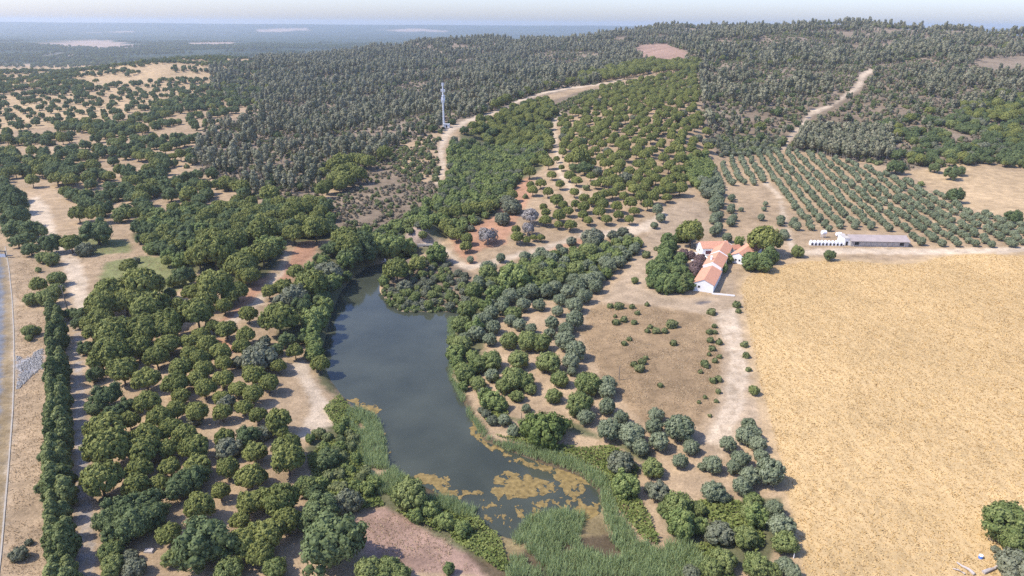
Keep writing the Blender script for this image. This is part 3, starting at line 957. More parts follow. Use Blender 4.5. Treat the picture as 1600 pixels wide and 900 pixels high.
# olives and oaks right of the pond
crop(680, 380, 4, 'o', """650,380,85 765,420,80 780,355,80 870,380,110 930,330,100 870,480,120 820,530,100 730,500,90 715,560,80 600,530,75 530,505,90 550,385,90 470,480,80 810,610,130 880,670,130 850,740,110
855,800,60 355,820,90 340,600,90 590,885,70 1080,885,110 310,480,100 270,490,100 350,440,100 260,560,110 360,520,100 420,400,100 470,330,100 540,320,100 600,300,100 690,300,90 750,280,90 830,300,100 900,270,100 960,240,100 1010,210,100 860,230,90
1090,140,100 1150,110,90 1060,110,90 1190,70,80 1000,270,90""")
crop(680, 380, 4, 'h', "490,440,110 465,610,120 580,615,140 660,620,130 710,740,160 520,725,140 775,850,100 490,840,180 560,860,130 350,730,150 270,750,140 190,820,130 260,870,90 160,500,130 160,640,130 200,420,130 330,190,120 240,300,120 620,170,110 700,210,120 780,190,110 880,170,110 890,90,110 960,50,110 1040,90,90")
crop(680, 380, 4, 'w', "490,210,190 540,240,120 130,690,120 370,320,110 990,100,80 250,540,120")
crop(700, 560, 4, 'h', "700,130,110 660,230,110 820,290,170 515,190,80 430,230,90 440,130,120 350,170,110 190,160,90 280,110,80")
crop(700, 560, 4, 'o', "995,200,115 995,300,110 860,360,110 1010,440,160 1080,370,90 1150,470,170 1205,560,110 1300,350,100 1290,430,110 1320,520,130 1520,550,110 1450,640,100 490,310,60 350,380,80 410,450,80")
crop(700, 560, 4, 'w', "280,260,130 240,230,100 330,290,90 1110,790,170")
crop(700, 560, 4, 'g', "1080,660,170")
one('h', 918, 599, 43, "large round yellowish green oak at the lower left corner of the brown meadow")
one('f', 850, 671, 72, "spreading bright green fig tree on the pond's right bank behind the reeds")
one('o', 1063, 667, 47, "broadest silvery olive at the bottom of the brown meadow")
one('h', 1020, 730, 35, "round green tree beside the small path right of the reeds")
crop(900, 675, 4, 'o', "950,70,110 1060,20,120 1140,70,110 1160,150,100 1030,160,120 985,215,100 1090,280,130 1040,340,120 855,200,120 790,215,60 860,370,150 920,410,80 1240,480,110 1310,830,120 1360,880,100 1100,0,110 1080,-50,100")
crop(900, 675, 4, 'g', "520,370,150 470,350,90 900,630,180")
crop(900, 675, 4, 'h', "640,460,190 760,480,110 1110,430,130 1060,660,150 920,800,160 1130,830,170 850,850,140 1230,860,110 560,480,110")
crop(900, 675, 4, 'w', "660,580,190 780,590,110 290,340,130")
one('o', 1204, 737, 47, "largest silvery olive at the wheat field's left edge")
one('o', 1222, 822, 42, "dense olive by the white post at the wheat field's edge")
one('h', 1227, 847, 40, "green leafy tree in front of the white post at the wheat's edge")
# right bottom corner
one('h', 1574, 812, 76, "bright green oak standing in the wheat at the right edge")
one('h', 1590, 846, 50, "green oak crown below the wheat field oak at the right edge")
one('g', 1588, 884, 60, "grey green tree in the bottom right corner")
one('g', 1556, 858, 14, "small thin sapling left of the bottom right oaks")
# brown meadow shrubs
crop(900, 420, 3.213, 's', """172,185,30 215,187,45 282,190,28 308,222,25 203,268,34 240,256,32 292,268,28 197,238,18 480,278,52 402,310,38 375,290,25 445,310,36 358,312,25 490,374,30 243,374,28 268,352,24
320,500,52 292,480,32 332,467,36 350,447,24 424,585,26 645,475,38 655,488,28 625,517,20 688,562,32 715,552,36 714,616,26 648,645,20 704,664,20 669,318,28 697,318,24 675,357,36 718,370,30 683,400,34 695,288,22 720,440,24 697,462,26 668,430,20
617,670,18 672,738,18 845,380,34 855,435,32 866,505,26""")
one('s', 1112, 487, 13, "green shrub on the pale yard edge at the brown meadow's top")
one('s', 1151, 476, 11, "upper of two small shrubs on the verge below the farmyard")
one('s', 1154, 486, 8, "lower of two small shrubs on the verge below the farmyard")
one('h', 1178, 610, 17, "bright green bush on the verge between dirt track and wheat")
one('s', 1011, 476, 7, "tiny shrub at the top edge of the brown meadow")
one('h', 992, 438, 12, "small round dark bush alone on the pale yard left of the conifer belt")
one('s', 1010, 398, 12, "low green shrub on the yard beside the conifer belt")
# pines on the slope
crop(680, 220, 4, 'p', """730,210,60 660,260,65 780,270,60 705,320,60 840,215,70 885,245,65 620,130,50 690,125,50 790,165,40 760,115,40 590,190,80 595,280,50 610,310,60 870,320,60 930,360,60 760,370,80 800,400,60 675,410,50
875,400,60 930,410,70 1020,360,80 1045,250,60 1005,265,60 1045,390,80 1025,445,70 1070,490,60 1145,460,65 1215,490,60 1135,410,70 1245,435,60 1330,395,70 1220,385,80 690,490,75 775,465,80 770,520,55 845,520,75 925,465,60 955,500,50
900,100,120 1120,230,60 1380,235,70 510,600,75 570,620,50 615,605,40 660,605,45 505,555,55 480,340,70 200,610,75 190,655,75 130,580,90 90,560,80 250,420,90 310,410,90 200,430,90 130,440,90 60,450,80 340,400,80 70,530,90
1290,350,80 1360,350,80 1400,310,80 1470,300,80 1530,290,90 1440,270,80 1540,240,70 1310,290,70 1180,350,60 1110,320,70 1060,330,70 830,440,60 690,450,60 980,375,60 1450,350,60""")
crop(680, 220, 4, 'g', "1190,235,90 480,410,130 420,490,100 450,370,90 1110,590,70 1170,570,70 775,665,50 850,630,70 990,640,120 1210,600,60")
crop(680, 220, 4, 'o', "1390,430,70 1410,480,60 1370,525,50 560,720,70 660,690,70 730,740,80 800,690,70 410,730,60 220,740,50 330,790,110")
crop(680, 220, 4, 's', "945,295,40 1320,715,50 1380,675,28 565,350,30")
one('k', 914, 262, 26, "very dark round evergreen among the light pines on the slope")
one('g', 927, 372, 36, "large grey brown bush at the bottom of the pine slope")
one('b', 829, 338, 26, "bare grey leafless tree on red earth, upper of two")
one('b', 826, 358, 20, "bare grey leafless tree on red earth, lower of two")
one('b', 762, 367, 30, "wide bare grey tree left of the red earth")
# around the farmhouse
crop(990, 330, 6, 'c', """320,270,130 350,330,130 290,360,130 310,420,150 250,470,130 180,540,130 200,610,150 170,660,110 260,560,150 290,640,150 330,700,140 260,700,130 380,650,150 400,560,130 440,700,130 370,520,140 470,560,110 520,620,100""")
one('y', 1068, 443, 19, "darkest pointed conifer at the gable end of the farmhouse")
one('p', 1080, 364, 38, "broad domed pine behind the farmhouse's left roof")
one('p', 1195, 371, 48, "huge dark domed pine to the right behind the farm buildings")
one('c', 1174, 408, 28, "dark bushy conifer covering the right farm building's gable")
one('c', 1191, 408, 30, "dark conifer right of the one covering the gable")
one('c', 1203, 398, 26, "rightmost dark conifer beside the farm buildings")
one('w', 1138, 404, 15, "light green tree between the two farm buildings, upper")
one('w', 1130, 417, 17, "light green tree between the two farm buildings, lower")
one('w', 1155, 377, 15, "green tree right behind the white farm shed")
one('o', 1136, 371, 16, "olive right behind the farmhouse's rear wing")
crop(990, 330, 6, 'u', "470,400,110 530,410,90 620,450,120 590,500,120 570,560,110 640,470,90")
one('h', 1246, 393, 21, "round dark green bush left of the white hutches across the road")
one('k', 1296, 399, 18, "round bright green bush on the verge below the white hutches")
# upper straw field
one('k', 1487, 271, 22, "wide oak on the upper straw field's left end, front half")
one('k', 1499, 266, 18, "oak joined behind the wide oak on the upper straw field")
one('k', 1461, 262, 17, "dark oak left of the pair on the upper straw field")
one('k', 1493, 305, 27, "dark oak with visible trunk between olive grove and straw field")
one('k', 1585, 338, 25, "squat dark bush alone on the right of the upper straw field")
one('k', 1400, 260, 26, "dark oak at the top corner of the olive grove")
one('h', 1439, 287, 11, "small bush at the straw field's left tip")
# scattered landmark trees on the hills
one('p', 421, 302, 28, "bright umbrella pine alone on a bare slope in the middle left distance")
crop(350, 180, 4, 'p', "730,290,110 800,270,100 680,310,90 860,280,90 900,290,90 730,360,110 800,340,100 840,370,100 690,400,100 620,360,80 760,400,110 640,440,90 980,200,80 1000,240,90 610,470,90 720,430,90 440,600,130 500,580,110 410,620,110")
one('p', 1188, 199, 17, "single dark green pine on the brown scrub hillside")
one('k', 1449, 165, 14, "dark rounded tree on the scrub slope at upper right")
one('p', 1452, 172, 13, "bright pine beside the dark rounded tree on the scrub slope")
# bottom edge / marsh edge growth
crop(400, 675, 4, 'w', "1080,480,120 1000,520,100 1180,560,110 1290,600,110")

# cypress hedge along the gravel track
hy = 486.0
while hy < 925:
    f_ = (hy - 480) / 420
    for dx in (-.24, .26):
        one('y', 86 + 7 * f_ + dx * (22 + 20 * f_) + random.uniform(-3, 3), hy + random.uniform(-5, 5), (20 + 17 * f_) * random.uniform(.7, 1.25), None)
    hy += 11 + 12 * f_
crop(0, 675, 4, 'k', "275,150,80 270,350,90 300,400,80")

# olive grove rows
GROVE = [(1112, 285), (1118, 262), (1135, 247), (1180, 236), (1230, 232), (1330, 252), (1420, 284), (1480, 310), (1560, 345), (1620, 358), (1620, 392), (1500, 386), (1425, 384), (1424, 364), (1325, 362), (1290, 362), (1240, 362), (1228, 325), (1212, 305), (1175, 288), (1140, 290), (1128, 300)]

# ------------------------------------------------------------------ solve tree positions on the ground
kinds = np.array([t[0] for t in TREES_PX])
tpx = np.array([t[1] for t in TREES_PX]); tpy = np.array([t[2] for t in TREES_PX]); tw = np.array([t[3] for t in TREES_PX])
cfac = np.array([SPEC[k]['c'] + (.05 if k == 'p' else .0) for k in kinds])
Wm = np.full(len(kinds), 6.0)
for _ in range(4):
    P, dist, ok = cast(tpx, tpy, cfac * Wm)
    Wm = tw * dist / FPX
Wm = Wm * np.where(kinds == 'p', 1.03, .99)
for t, p, w_, d_ in zip(TREES_PX, P, Wm, dist):
    TREES.append([t[0], p[0], p[1], float(zat([p[0]], [p[1]])[0]), w_, t[4], w_ * FPX / d_])
MAN = np.array([[t[1], t[2], t[4]] for t in TREES])

# ------------------------------------------------------------------ trees filled in by region
grid = {}
for x_, y_, w_ in MAN:
    grid.setdefault((int(x_ // 12), int(y_ // 12)), []).append((x_, y_, w_))
def clear(x_, y_, w_):
    for a in (-1, 0, 1):
        for b in (-1, 0, 1):
            for q in grid.get((int(x_ // 12) + a, int(y_ // 12) + b), ()):
                if (q[0] - x_) ** 2 + (q[1] - y_) ** 2 < ((q[2] + w_) * .40) ** 2:
                    return False
    return True
def wider(k, f, dy):
    return stroke([(p[0], p[1] + dy, p[2] * f + 2) for p in TRACK[k]], 8)
TRACKPOLY = [wider(k, 1.5, 1.5) for k in ('mid', 'pond', 'farm', 'ridge', 'pines', 'hill', 'road', 'grove', 'leftup')] + [wider(k, 1.2, 6) for k in ('mid', 'pond', 'ridge', 'hill', 'pines')] + [wider('pines', 2.0, 3)]
TRACKPOLY += [LAKE, [(400, 492), (420, 470), (432, 430), (432, 372), (512, 370), (505, 392), (455, 440), (440, 470), (420, 500)]]
def fill(poly, mix, spacing, size, patch=None, jitter=.42, tracks=True, spread=1.0, ylim=(100, 2600), holes=(), angle=None, rowgap=None):
    poly = [tuple(p) for p in poly]
    P_, d_, ok_ = cast([p[0] for p in poly], [p[1] for p in poly])
    Q = P_[(d_ < 4000)]
    x0, x1, y0, y1 = Q[:, 0].min() - 40, Q[:, 0].max() + 40, max(Q[:, 1].min() - 20, ylim[0]), min(Q[:, 1].max() + 150, ylim[1])
    sx = rowgap or spacing
    if ylim[1] > 2600 or ylim[0] > 800:
        x0, x1, y0, y1 = -.80 * ylim[1] - 60, .80 * ylim[1] + 60, ylim[0], ylim[1]
    if angle is None:
        xs_, ys_ = np.meshgrid(np.arange(x0, x1, sx), np.arange(y0, y1, spacing))
        xs_ = xs_ + (np.arange(xs_.shape[0]) % 2)[:, None] * sx * .5
    else:
        Rm = np.hypot(x1 - x0, y1 - y0) / 2
        a_, b_ = np.meshgrid(np.arange(-Rm, Rm, sx), np.arange(-Rm, Rm, spacing))
        ca, sa = math.cos(angle), math.sin(angle)
        xs_, ys_ = (x0 + x1) / 2 + a_ * ca - b_ * sa, (y0 + y1) / 2 + a_ * sa + b_ * ca
    X = xs_.ravel() + rng.uniform(-1, 1, xs_.size) * sx * jitter
    Y = ys_.ravel() + rng.uniform(-1, 1, xs_.size) * spacing * jitter
    m0 = (Y > 95) & (Y > ylim[0]) & (Y < ylim[1])
    X, Y = X[m0], Y[m0]
    Z = zat(X, Y)
    px, py, c = project(X, Y, Z + .5)
    m1 = inpoly(px, py, poly)
    if patch is not None:
        m1 &= fbm(X / patch[0], Y / patch[0], patch[2], 3) < patch[1]
    X, Y, Z, px, py, c = X[m1], Y[m1], Z[m1], px[m1], py[m1], c[m1]
    ks = rng.choice(len(mix), len(X), p=np.array([q[1] for q in mix]) / sum(q[1] for q in mix))
    sz = rng.uniform(size[0], size[1], len(X))
    mul = np.array([q[2] if len(q) > 2 else 1.0 for q in mix])[ks]
    sz = sz * mul
    top = Z + sz * 1.0
    m2 = visible(X, Y, top) & (px > -60) & (px < 1660)
    if tracks:
        for tp in TRACKPOLY:
            m2 &= ~inpoly(px, py, tp)
    for hp in holes:
        m2 &= ~inpoly(px, py, hp)
    n0 = 0
    for i in np.flatnonzero(m2):
        if Y[i] < 640 and not clear(X[i], Y[i], sz[i]):
            continue
        k = mix[ks[i]][0]
        TREES.append([k, X[i], Y[i], Z[i], sz[i], None, sz[i] * FPX / c[i]])
        n0 += 1
    return n0

# olive grove, planted in rows
g0, g1 = at(1207, 243), at(1290, 345)
gang = math.atan2(g1.y - g0.y, g1.x - g0.x)
BARNHOLE = [(1255, 364), (1325, 360), (1425, 364), (1425, 390), (1255, 390)]
BARE = [(1140, 296), (1175, 290), (1212, 308), (1226, 340), (1235, 380), (1150, 380)]
fill(GROVE, [('o', 1)], 5.2, (3.0, 4.0), jitter=.15, angle=gang - math.pi / 2, rowgap=7.0, holes=[BARNHOLE, BARE])
crop2 = []
fill([(1110, 285), (1128, 285), (1128, 320), (1126, 375), (1116, 375), (1112, 320)], [('o', 1)], 4.2, (3.8, 5.2), jitter=.2)
fill([(1138, 305), (1144, 305), (1149, 355), (1141, 355)], [('o', 1)], 4.2, (3.5, 4.2), jitter=.1)
fill([(1214, 336), (1222, 336), (1232, 380), (1222, 380)], [('o', 1)], 4.2, (3.5, 4.2), jitter=.1)
fill([(1150, 320), (1200, 320), (1210, 345), (1170, 345)], [('o', 1)], 12, (2.5, 3.5), jitter=.4)
fill([(1085, 285), (1110, 285), (1125, 310), (1100, 315)], [('o', .6), ('g', .4)], 5, (4.5, 6.5))
fill([(1040, 385), (1062, 362), (1078, 372), (1064, 400), (1062, 420), (1080, 435), (1082, 455), (1050, 460), (1018, 448), (1014, 428)], [('c', 1)], 4.2, (4.0, 5.6), tracks=False)
# pine plantation on the slope
fill([(862, 215), (880, 178), (945, 138), (1085, 112), (1100, 200), (1120, 235), (1090, 258), (1072, 275), (1050, 315), (1000, 335), (960, 300), (905, 285), (850, 262), (818, 262)],
     [('p', .93), ('k', .04), ('g', .03)], 9.7, (5.2, 7.2), jitter=.30)
fill([(905, 122), (940, 112), (1000, 100), (1092, 98), (1098, 112), (1000, 118), (940, 131)], [('p', 1)], 11, (8, 11))
fill([(760, 190), (800, 165), (860, 148), (930, 130), (935, 122), (860, 138), (790, 160), (740, 182)], [('p', .8), ('k', .2)], 10, (7, 10))
fill([(830, 176), (925, 140), (940, 146), (885, 176), (860, 186)], [('s', 1)], 6, (2.2, 3.0), jitter=.1, tracks=False)
# gully between ridge track and pines
fill([(720, 210), (800, 166), (862, 158), (872, 182), (860, 235), (780, 235)], [('p', .75), ('k', .25)], 7.5, (6, 8.5))
fill([(705, 220), (780, 232), (850, 225), (850, 262), (818, 262), (800, 300), (780, 330), (720, 372), (640, 372), (600, 365), (660, 330), (700, 285)], [('w', .45), ('k', .2), ('g', .2), ('h', .15)], 4.6, (3.6, 6.2))
fill([(1068, 250), (1102, 240), (1118, 268), (1100, 300), (1075, 285)], [('w', 1)], 4.0, (3.5, 5))
# scrub hillsides
fill([(590, 438), (604, 474), (626, 492), (722, 491), (722, 481), (632, 481), (610, 464), (600, 440)], [('w', .7), ('s', .3)], 1.9, (1.1, 2.0))
fill([(500, 330), (560, 270), (620, 230), (680, 212), (690, 285), (700, 290), (650, 340), (600, 362), (530, 355)], [('d', .66), ('s', .34)], 2.9, (1.0, 2.3), patch=(8, .62, 71))
fill([(610, 245), (640, 222), (688, 205), (690, 285), (650, 285), (615, 262)], [('s', .8), ('h', .2)], 7.5, (2.2, 4.0))
fill(SCRUBR, [('d', .52), ('s', .30), ('e', .13, .95), ('k', .05, 1.8)], 4.0, (1.6, 3.4), patch=(7, .58, 72))
fill([(1120, 215), (1230, 215), (1240, 238), (1120, 245)], [('g', .7), ('s', .3)], 4.2, (3, 4.5))
fill([(1250, 205), (1390, 210), (1395, 250), (1330, 252), (1240, 234)], [('e', 1)], 3.8, (2.6, 3.6))
fill([(1300, 205), (1420, 190), (1500, 182), (1660, 165), (1660, 272), (1540, 256), (1430, 262), (1395, 250), (1390, 212)], [('k', .62), ('g', .18), ('h', .12), ('p', .08)], 6.6, (4.5, 8), patch=(30, .60, 73))
fill([(1490, 170), (1560, 150), (1660, 150), (1660, 230), (1560, 235)], [('p', .5), ('k', .5)], 9, (6.5, 9), patch=(30, .52, 74))
# eucalyptus and pine forest over the hills
CLEARINGS = [[(985, 85), (1000, 70), (1040, 68), (1075, 82), (1070, 92), (1000, 96)]]
fill(FOREST, [('e', .58), ('e', .12, 1.5), ('k', .10, 2.0), ('s', .20, .7)], 5.6, (1.9, 3.5), patch=(30, .505, 75), ylim=(100, 900), holes=[GROVE, SCRUBR, [(1300, 205), (1420, 190), (1500, 182), (1660, 165), (1660, 272), (1300, 255)]])
fill(FOREST, [('d', .6), ('s', .4)], 5.0, (1.6, 3.4), ylim=(250, 1700), patch=(14, .60, 79), holes=[GROVE, SCRUBR, [(985, 85), (1000, 70), (1040, 68), (1075, 82), (1070, 92), (1000, 96)]])
fill(FOREST, [('e', .62), ('e', .16, 1.5), ('k', .14, 2.0), ('p', .08, 2.0)], 6.8, (2.1, 4.0), patch=(48, .53, 75), ylim=(900, 2700), holes=CLEARINGS)
# holm oak woods on the left
HOLES = [OPEN1, [(205, 370), (235, 340), (400, 330), (440, 330), (430, 420), (300, 420), (250, 400)], [(60, 300), (110, 320), (230, 360), (200, 372), (110, 380), (60, 372), (45, 330)]]
fill(OAKWOOD, [('k', .62), ('p', .22), ('h', .10), ('s', .06, .5)], 9.6, (5.5, 9.0), patch=(30, .54, 76), ylim=(250, 1000), holes=HOLES)
fill(OAKWOOD, [('k', .85), ('p', .15)], 11.5, (5.0, 7.4), patch=(50, .525, 77), ylim=(1000, 2000), holes=HOLES)
fill(OPEN1, [('k', 1)], 17, (5.2, 7.2), jitter=.42)
fill([(0, 255), (110, 320), (230, 360), (400, 325), (380, 290), (200, 270)], [('p', .5), ('k', .5)], 17, (7, 9.5))
fill([(-60, 40), (1060, 38), (740, 60), (400, 90), (0, 112), (-60, 114)], [('k', 1)], 27, (9, 13), patch=(260, .55, 78), ylim=(2300, 5200), holes=list(PALEP))
# thickets
fill([(205, 370), (235, 340), (400, 322), (500, 320), (530, 360), (520, 378), (448, 380), (430, 420), (390, 450), (300, 425), (250, 405)], [('p', .38), ('k', .42), ('w', .2)], 6.0, (5.0, 8.0))
fill([(500, 400), (560, 362), (640, 370), (690, 392), (640, 396), (570, 400), (540, 430), (518, 455), (498, 540), (470, 535), (425, 530), (450, 480), (480, 430)], [('k', .4), ('w', .35), ('g', .25)], 4.6, (3.8, 6.0))
fill([(500, 575), (522, 475), (548, 432), (578, 408), (560, 396), (515, 440), (488, 500), (484, 560)], [('k', .45), ('w', .4), ('g', .15)], 3.4, (3.6, 5.6))
fill([(602, 432), (640, 405), (700, 402), (730, 428), (742, 470), (720, 483), (632, 484), (608, 466)], [('g', .4), ('s', .3, .6), ('h', .3)], 3.0, (2.2, 4.2))
fill([(705, 500), (760, 430), (860, 398), (990, 372), (1000, 388), (930, 450), (880, 470), (800, 470), (760, 520), (748, 600), (712, 600)], [('o', .45), ('h', .3), ('w', .25)], 4.2, (3.6, 5.4))
fill([(712, 600), (748, 600), (800, 660), (780, 672), (735, 630)], [('w', .6), ('g', .4)], 3.4, (2.0, 3.4))
fill([(395, 540), (430, 535), (470, 545), (460, 560), (400, 560)], [('k', .5), ('g', .5)], 5, (3, 4.5))
fill([(1100, 800), (1230, 790), (1240, 900), (1080, 900), (1060, 860)], [('h', .5), ('w', .3), ('g', .2)], 4.2, (3.2, 5))
fill([(150, 845), (240, 870), (420, 880), (560, 890), (560, 930), (150, 930)], [('h', .6), ('g', .4)], 4.4, (3.5, 5.5))
fill([(480, 690), (540, 650), (560, 720), (600, 770), (560, 790), (500, 770)], [('s', .5), ('w', .5)], 3.2, (1.8, 3.2))

# ------------------------------------------------------------------ words for each tree
def where(k, px, py):
    if py < 102 and px < 450: return "on the far hazy left slopes"
    if px < 75 and py < 400: return "in the tall row along the canal at far left"
    if k == 'y': return "in the dense hedge beside the gravel track"
    if px < 125 and py >= 380: return "on the dry bank between canal and hedge"
    if 1105 < px and 228 < py < 388 and k == 'o': return "in the planted olive rows behind the farm"
    if 985 < px < 1215 and 345 < py < 470: return "around the white farmhouse"
    if px < 540 and 700 < py: return "in the lower left grove's front"
    if px < 540 and 560 < py <= 700: return "in mid grove left of the pond"
    if px < 430 and 440 < py <= 560: return "in the upper grove left of the pond"
    if 390 <= px < 620 and 375 < py <= 560: return "on the left shore at the pond's head"
    if 540 <= px < 830 and py > 690: return "in the marsh growth at the pond's near end"
    if 600 <= px < 745 and 385 < py < 490: return "on the promontory at the pond's head"
    if 700 <= px < 1010 and 370 < py <= 480: return "in the green belt running up from the pond"
    if 700 <= px < 960 and 480 < py <= 620: return "on the slope between pond and brown meadow"
    if 740 <= px < 1130 and 620 < py: return "below the brown meadow right of the reeds"
    if 900 < px < 1135 and 470 < py < 680: return "in the brown dry meadow"
    if 1120 <= px and py > 560: return "along the wheat field's left edge"
    if 800 <= px < 1110 and 240 < py <= 372: return "on the open lower pine slope"
    if 810 <= px < 1125 and 130 < py <= 240: return "in the pine plantation high on the slope"
    if 690 <= px < 880 and 145 < py <= 385: return "in the wooded gully right of the ridge track"
    if 700 <= px < 1110 and py <= 145: return "along the crest near the ridge track"
    if 480 <= px < 710 and 200 < py < 390: return "on the scrub hillside below the mast"
    if px < 440 and 320 < py <= 440: return "in the thicket and meadow left of the pond's head"
    if px < 440 and py <= 320: return "in the oak country at upper left"
    if px >= 1105 and 120 < py <= 270: return "on the hillside above the olive grove"
    if px >= 1090: return "on the far wooded hill at upper right"
    return "in the hill forest behind the mast"
LOOK = {'p': ("small domed stone pine", "domed stone pine", "large domed stone pine"), 'o': ("small silvery olive", "silvery round olive", "large silvery olive"),
        'h': ("small rounded green oak", "rounded mid green oak", "large rounded green oak"), 'k': ("small dark green oak", "dark green oak", "large dark lumpy oak"),
        'g': ("low grey green shrub", "grey green shrub", "large grey green shrub"), 'w': ("small light green bush", "light green bushy tree", "large light green bushy tree"),
        'e': ("slender grey green eucalyptus", "slender grey green eucalyptus", "tall grey green eucalyptus"), 'y': ("dark pointed cypress", "dark pointed cypress", "tall dark cypress"),
        's': ("tiny green shrub", "low green shrub", "rounded green shrub"), 'd': ("dry brownish bush", "dry brownish bush", "dry brownish bush"), 'b': ("bare grey tree",) * 3,
        'f': ("fig tree",) * 3, 'u': ("purple brown leaved plum tree",) * 3, 'c': ("bushy green conifer",) * 3}
SIZES = {'p': (6, 9.5), 'o': (4.2, 6.0), 'h': (4.5, 7), 'k': (6, 10), 'g': (3, 5.5), 'w': (3.5, 6), 'e': (4, 6.4), 'y': (3, 5.5), 's': (1.4, 2.4), 'd': (2, 3), 'c': (4, 6)}

# ------------------------------------------------------------------ build: the 300 largest of each kind one by one, the rest as one mass
by = {}
for t in TREES:
    by.setdefault(t[0], []).append(t)
SRC = {}
def make_tree(k, i, t, lod):
    root = bpy.data.objects.new(NAME[k], None)
    COL.objects.link(root)
    root.empty_display_size = .3
    root.location = (t[1], t[2], t[3])
    w_ = t[4]
    r = random.Random(int(t[1] * 100) * 7 + int(t[2] * 100))
    root.rotation_euler = (0, 0, r.uniform(0, 6.283))
    root.scale = (w_, w_ * r.uniform(.92, 1.08), w_ * r.uniform(.90, 1.10))
    px, py, c = project(np.array([t[1]]), np.array([t[2]]), np.array([t[3] + .5 * w_]))
    lo_, hi_ = SIZES.get(k, (0, 1e9))
    lk = LOOK[k][0 if w_ < lo_ else (2 if w_ > hi_ else 1)]
    wh = where(k, px[0], py[0])
    root['label'] = t[5] or f"{lk} {wh}"
    root['category'] = CAT[k]
    if not t[5]:
        root['group'] = f"{CAT[k]}s {wh}".replace('bushs', 'bushes').replace('cypresss', 'cypresses').replace('eucalyptuss', 'eucalyptuses')
    cm = CROWN[k, lod]
    cr = link('crown', cm[i % len(cm)], root)
    tr = link('trunk', TRUNK[k][i % 2], root)
    SRC.setdefault((k, lod), {})[i % len(cm)] = (cr, tr)
    return root
ORDW = ["leftmost", "second from left", "third from left", "fourth from left", "fifth from left", "sixth from left", "seventh from left", "eighth from left", "ninth from left", "tenth from left",
        "eleventh from left", "twelfth from left", "thirteenth from left", "fourteenth from left", "fifteenth from left", "sixteenth from left", "seventeenth from left", "eighteenth from left"]
BUILT = []
MASS = {}
for k, L in by.items():
    L.sort(key=lambda t: (t[5] is None, -t[6]))
    for i, t in enumerate(L[:300]):
        lod = 'hi' if (t[6] > 11 or not CROWN[k, 'lo']) else 'lo'
        BUILT.append((make_tree(k, i, t, lod), t))
    if len(L) > 300:
        MASS[k] = L[300:]

same = {}
for o, t in BUILT:
    same.setdefault(o['label'], []).append((float(project(np.array([t[1]]), np.array([t[2]]), np.array([t[3]]))[0][0]), o))
for lab, L in same.items():
    if 1 < len(L) <= len(ORDW) and len(lab.split()) <= 13:
        for n_, (_, o) in enumerate(sorted(L, key=lambda q: q[0])):
            o['label'] = lab + ", " + ORDW[n_]

def mass_group(srcs):
    g = bpy.data.node_groups.new("spread_trees", 'GeometryNodeTree')
    g.interface.new_socket("Geometry", in_out='INPUT', socket_type='NodeSocketGeometry')
    g.interface.new_socket("Geometry", in_out='OUTPUT', socket_type='NodeSocketGeometry')
    N, L = g.nodes, g.links
    gi, go = N.new('NodeGroupInput'), N.new('NodeGroupOutput')
    gt = N.new('GeometryNodeGeometryToInstance')
    for cr, tr in srcs:
        j = N.new('GeometryNodeJoinGeometry')
        for o in (cr, tr):
            oi = N.new('GeometryNodeObjectInfo')
            oi.inputs['Object'].default_value = o
            L.new(oi.outputs['Geometry'], j.inputs[0])
        L.new(j.outputs[0], gt.inputs[0])
    ip = N.new('GeometryNodeInstanceOnPoints')
    L.new(gi.outputs[0], ip.inputs['Points'])
    L.new(gt.outputs[0], ip.inputs['Instance'])
    ip.inputs['Pick Instance'].default_value = True
    def attr(name, typ):
        a = N.new('GeometryNodeInputNamedAttribute')
        a.data_type = typ
        a.inputs['Name'].default_value = name
        return a.outputs['Attribute']
    L.new(attr('pick', 'INT'), ip.inputs['Instance Index'])
    L.new(attr('size', 'FLOAT_VECTOR'), ip.inputs['Scale'])
    er = N.new('FunctionNodeEulerToRotation')
    L.new(attr('turn', 'FLOAT_VECTOR'), er.inputs[0])
    L.new(er.outputs[0], ip.inputs['Rotation'])
    L.new(ip.outputs[0], go.inputs[0])
    return g
MASSNAME = {'p': ('pine_wood', 'distant domed pines covering the slopes'), 'o': ('olive_rows', 'further olive trees of the planted rows behind the farm'), 'h': ('oak_thicket', 'further rounded oaks of the thickets'),
            'k': ('oak_wood', 'distant dark oaks scattered over the left plain and hills'), 'g': ('shrub_thicket', 'further grey shrubs'), 'w': ('willow_thicket', 'further light green bushes in the gully'),
            'e': ('eucalyptus_forest', 'grey green eucalyptus forest covering the hills'), 's': ('low_scrub', 'low green scrub on the hillsides'), 'd': ('dry_scrub', 'dry brown scrub on the hillsides'), 'y': ('hedge', 'cypress hedge')}
for k, L in MASS.items():
    src = SRC.get((k, 'lo')) or SRC[(k, 'hi')]
    src = [src[i] for i in sorted(src)]
    a = np.array([[t[1], t[2], t[3], t[4]] for t in L])
    me = bpy.data.meshes.new(MASSNAME[k][0])
    me.vertices.add(len(a))
    me.vertices.foreach_set("co", a[:, :3].astype(np.float32).ravel())
    q = me.attributes.new('size', 'FLOAT_VECTOR', 'POINT')
    q.data.foreach_set("vector", (a[:, 3:4] * rng.uniform(.88, 1.12, (len(a), 3))).astype(np.float32).ravel())
    q = me.attributes.new('turn', 'FLOAT_VECTOR', 'POINT')
    tv = np.zeros((len(a), 3)); tv[:, 2] = rng.uniform(0, 6.283, len(a))
    q.data.foreach_set("vector", tv.astype(np.float32).ravel())
    q = me.attributes.new('pick', 'INT', 'POINT')
    q.data.foreach_set("value", rng.integers(0, len(src), len(a)).astype(np.int32))
    o = link(MASSNAME[k][0], me)
    mod = o.modifiers.new("spread", 'NODES')
    mod.node_group = mass_group(src)
    tag(o, MASSNAME[k][1], kind='stuff')
print("TREES", {k: len(v) for k, v in by.items()})

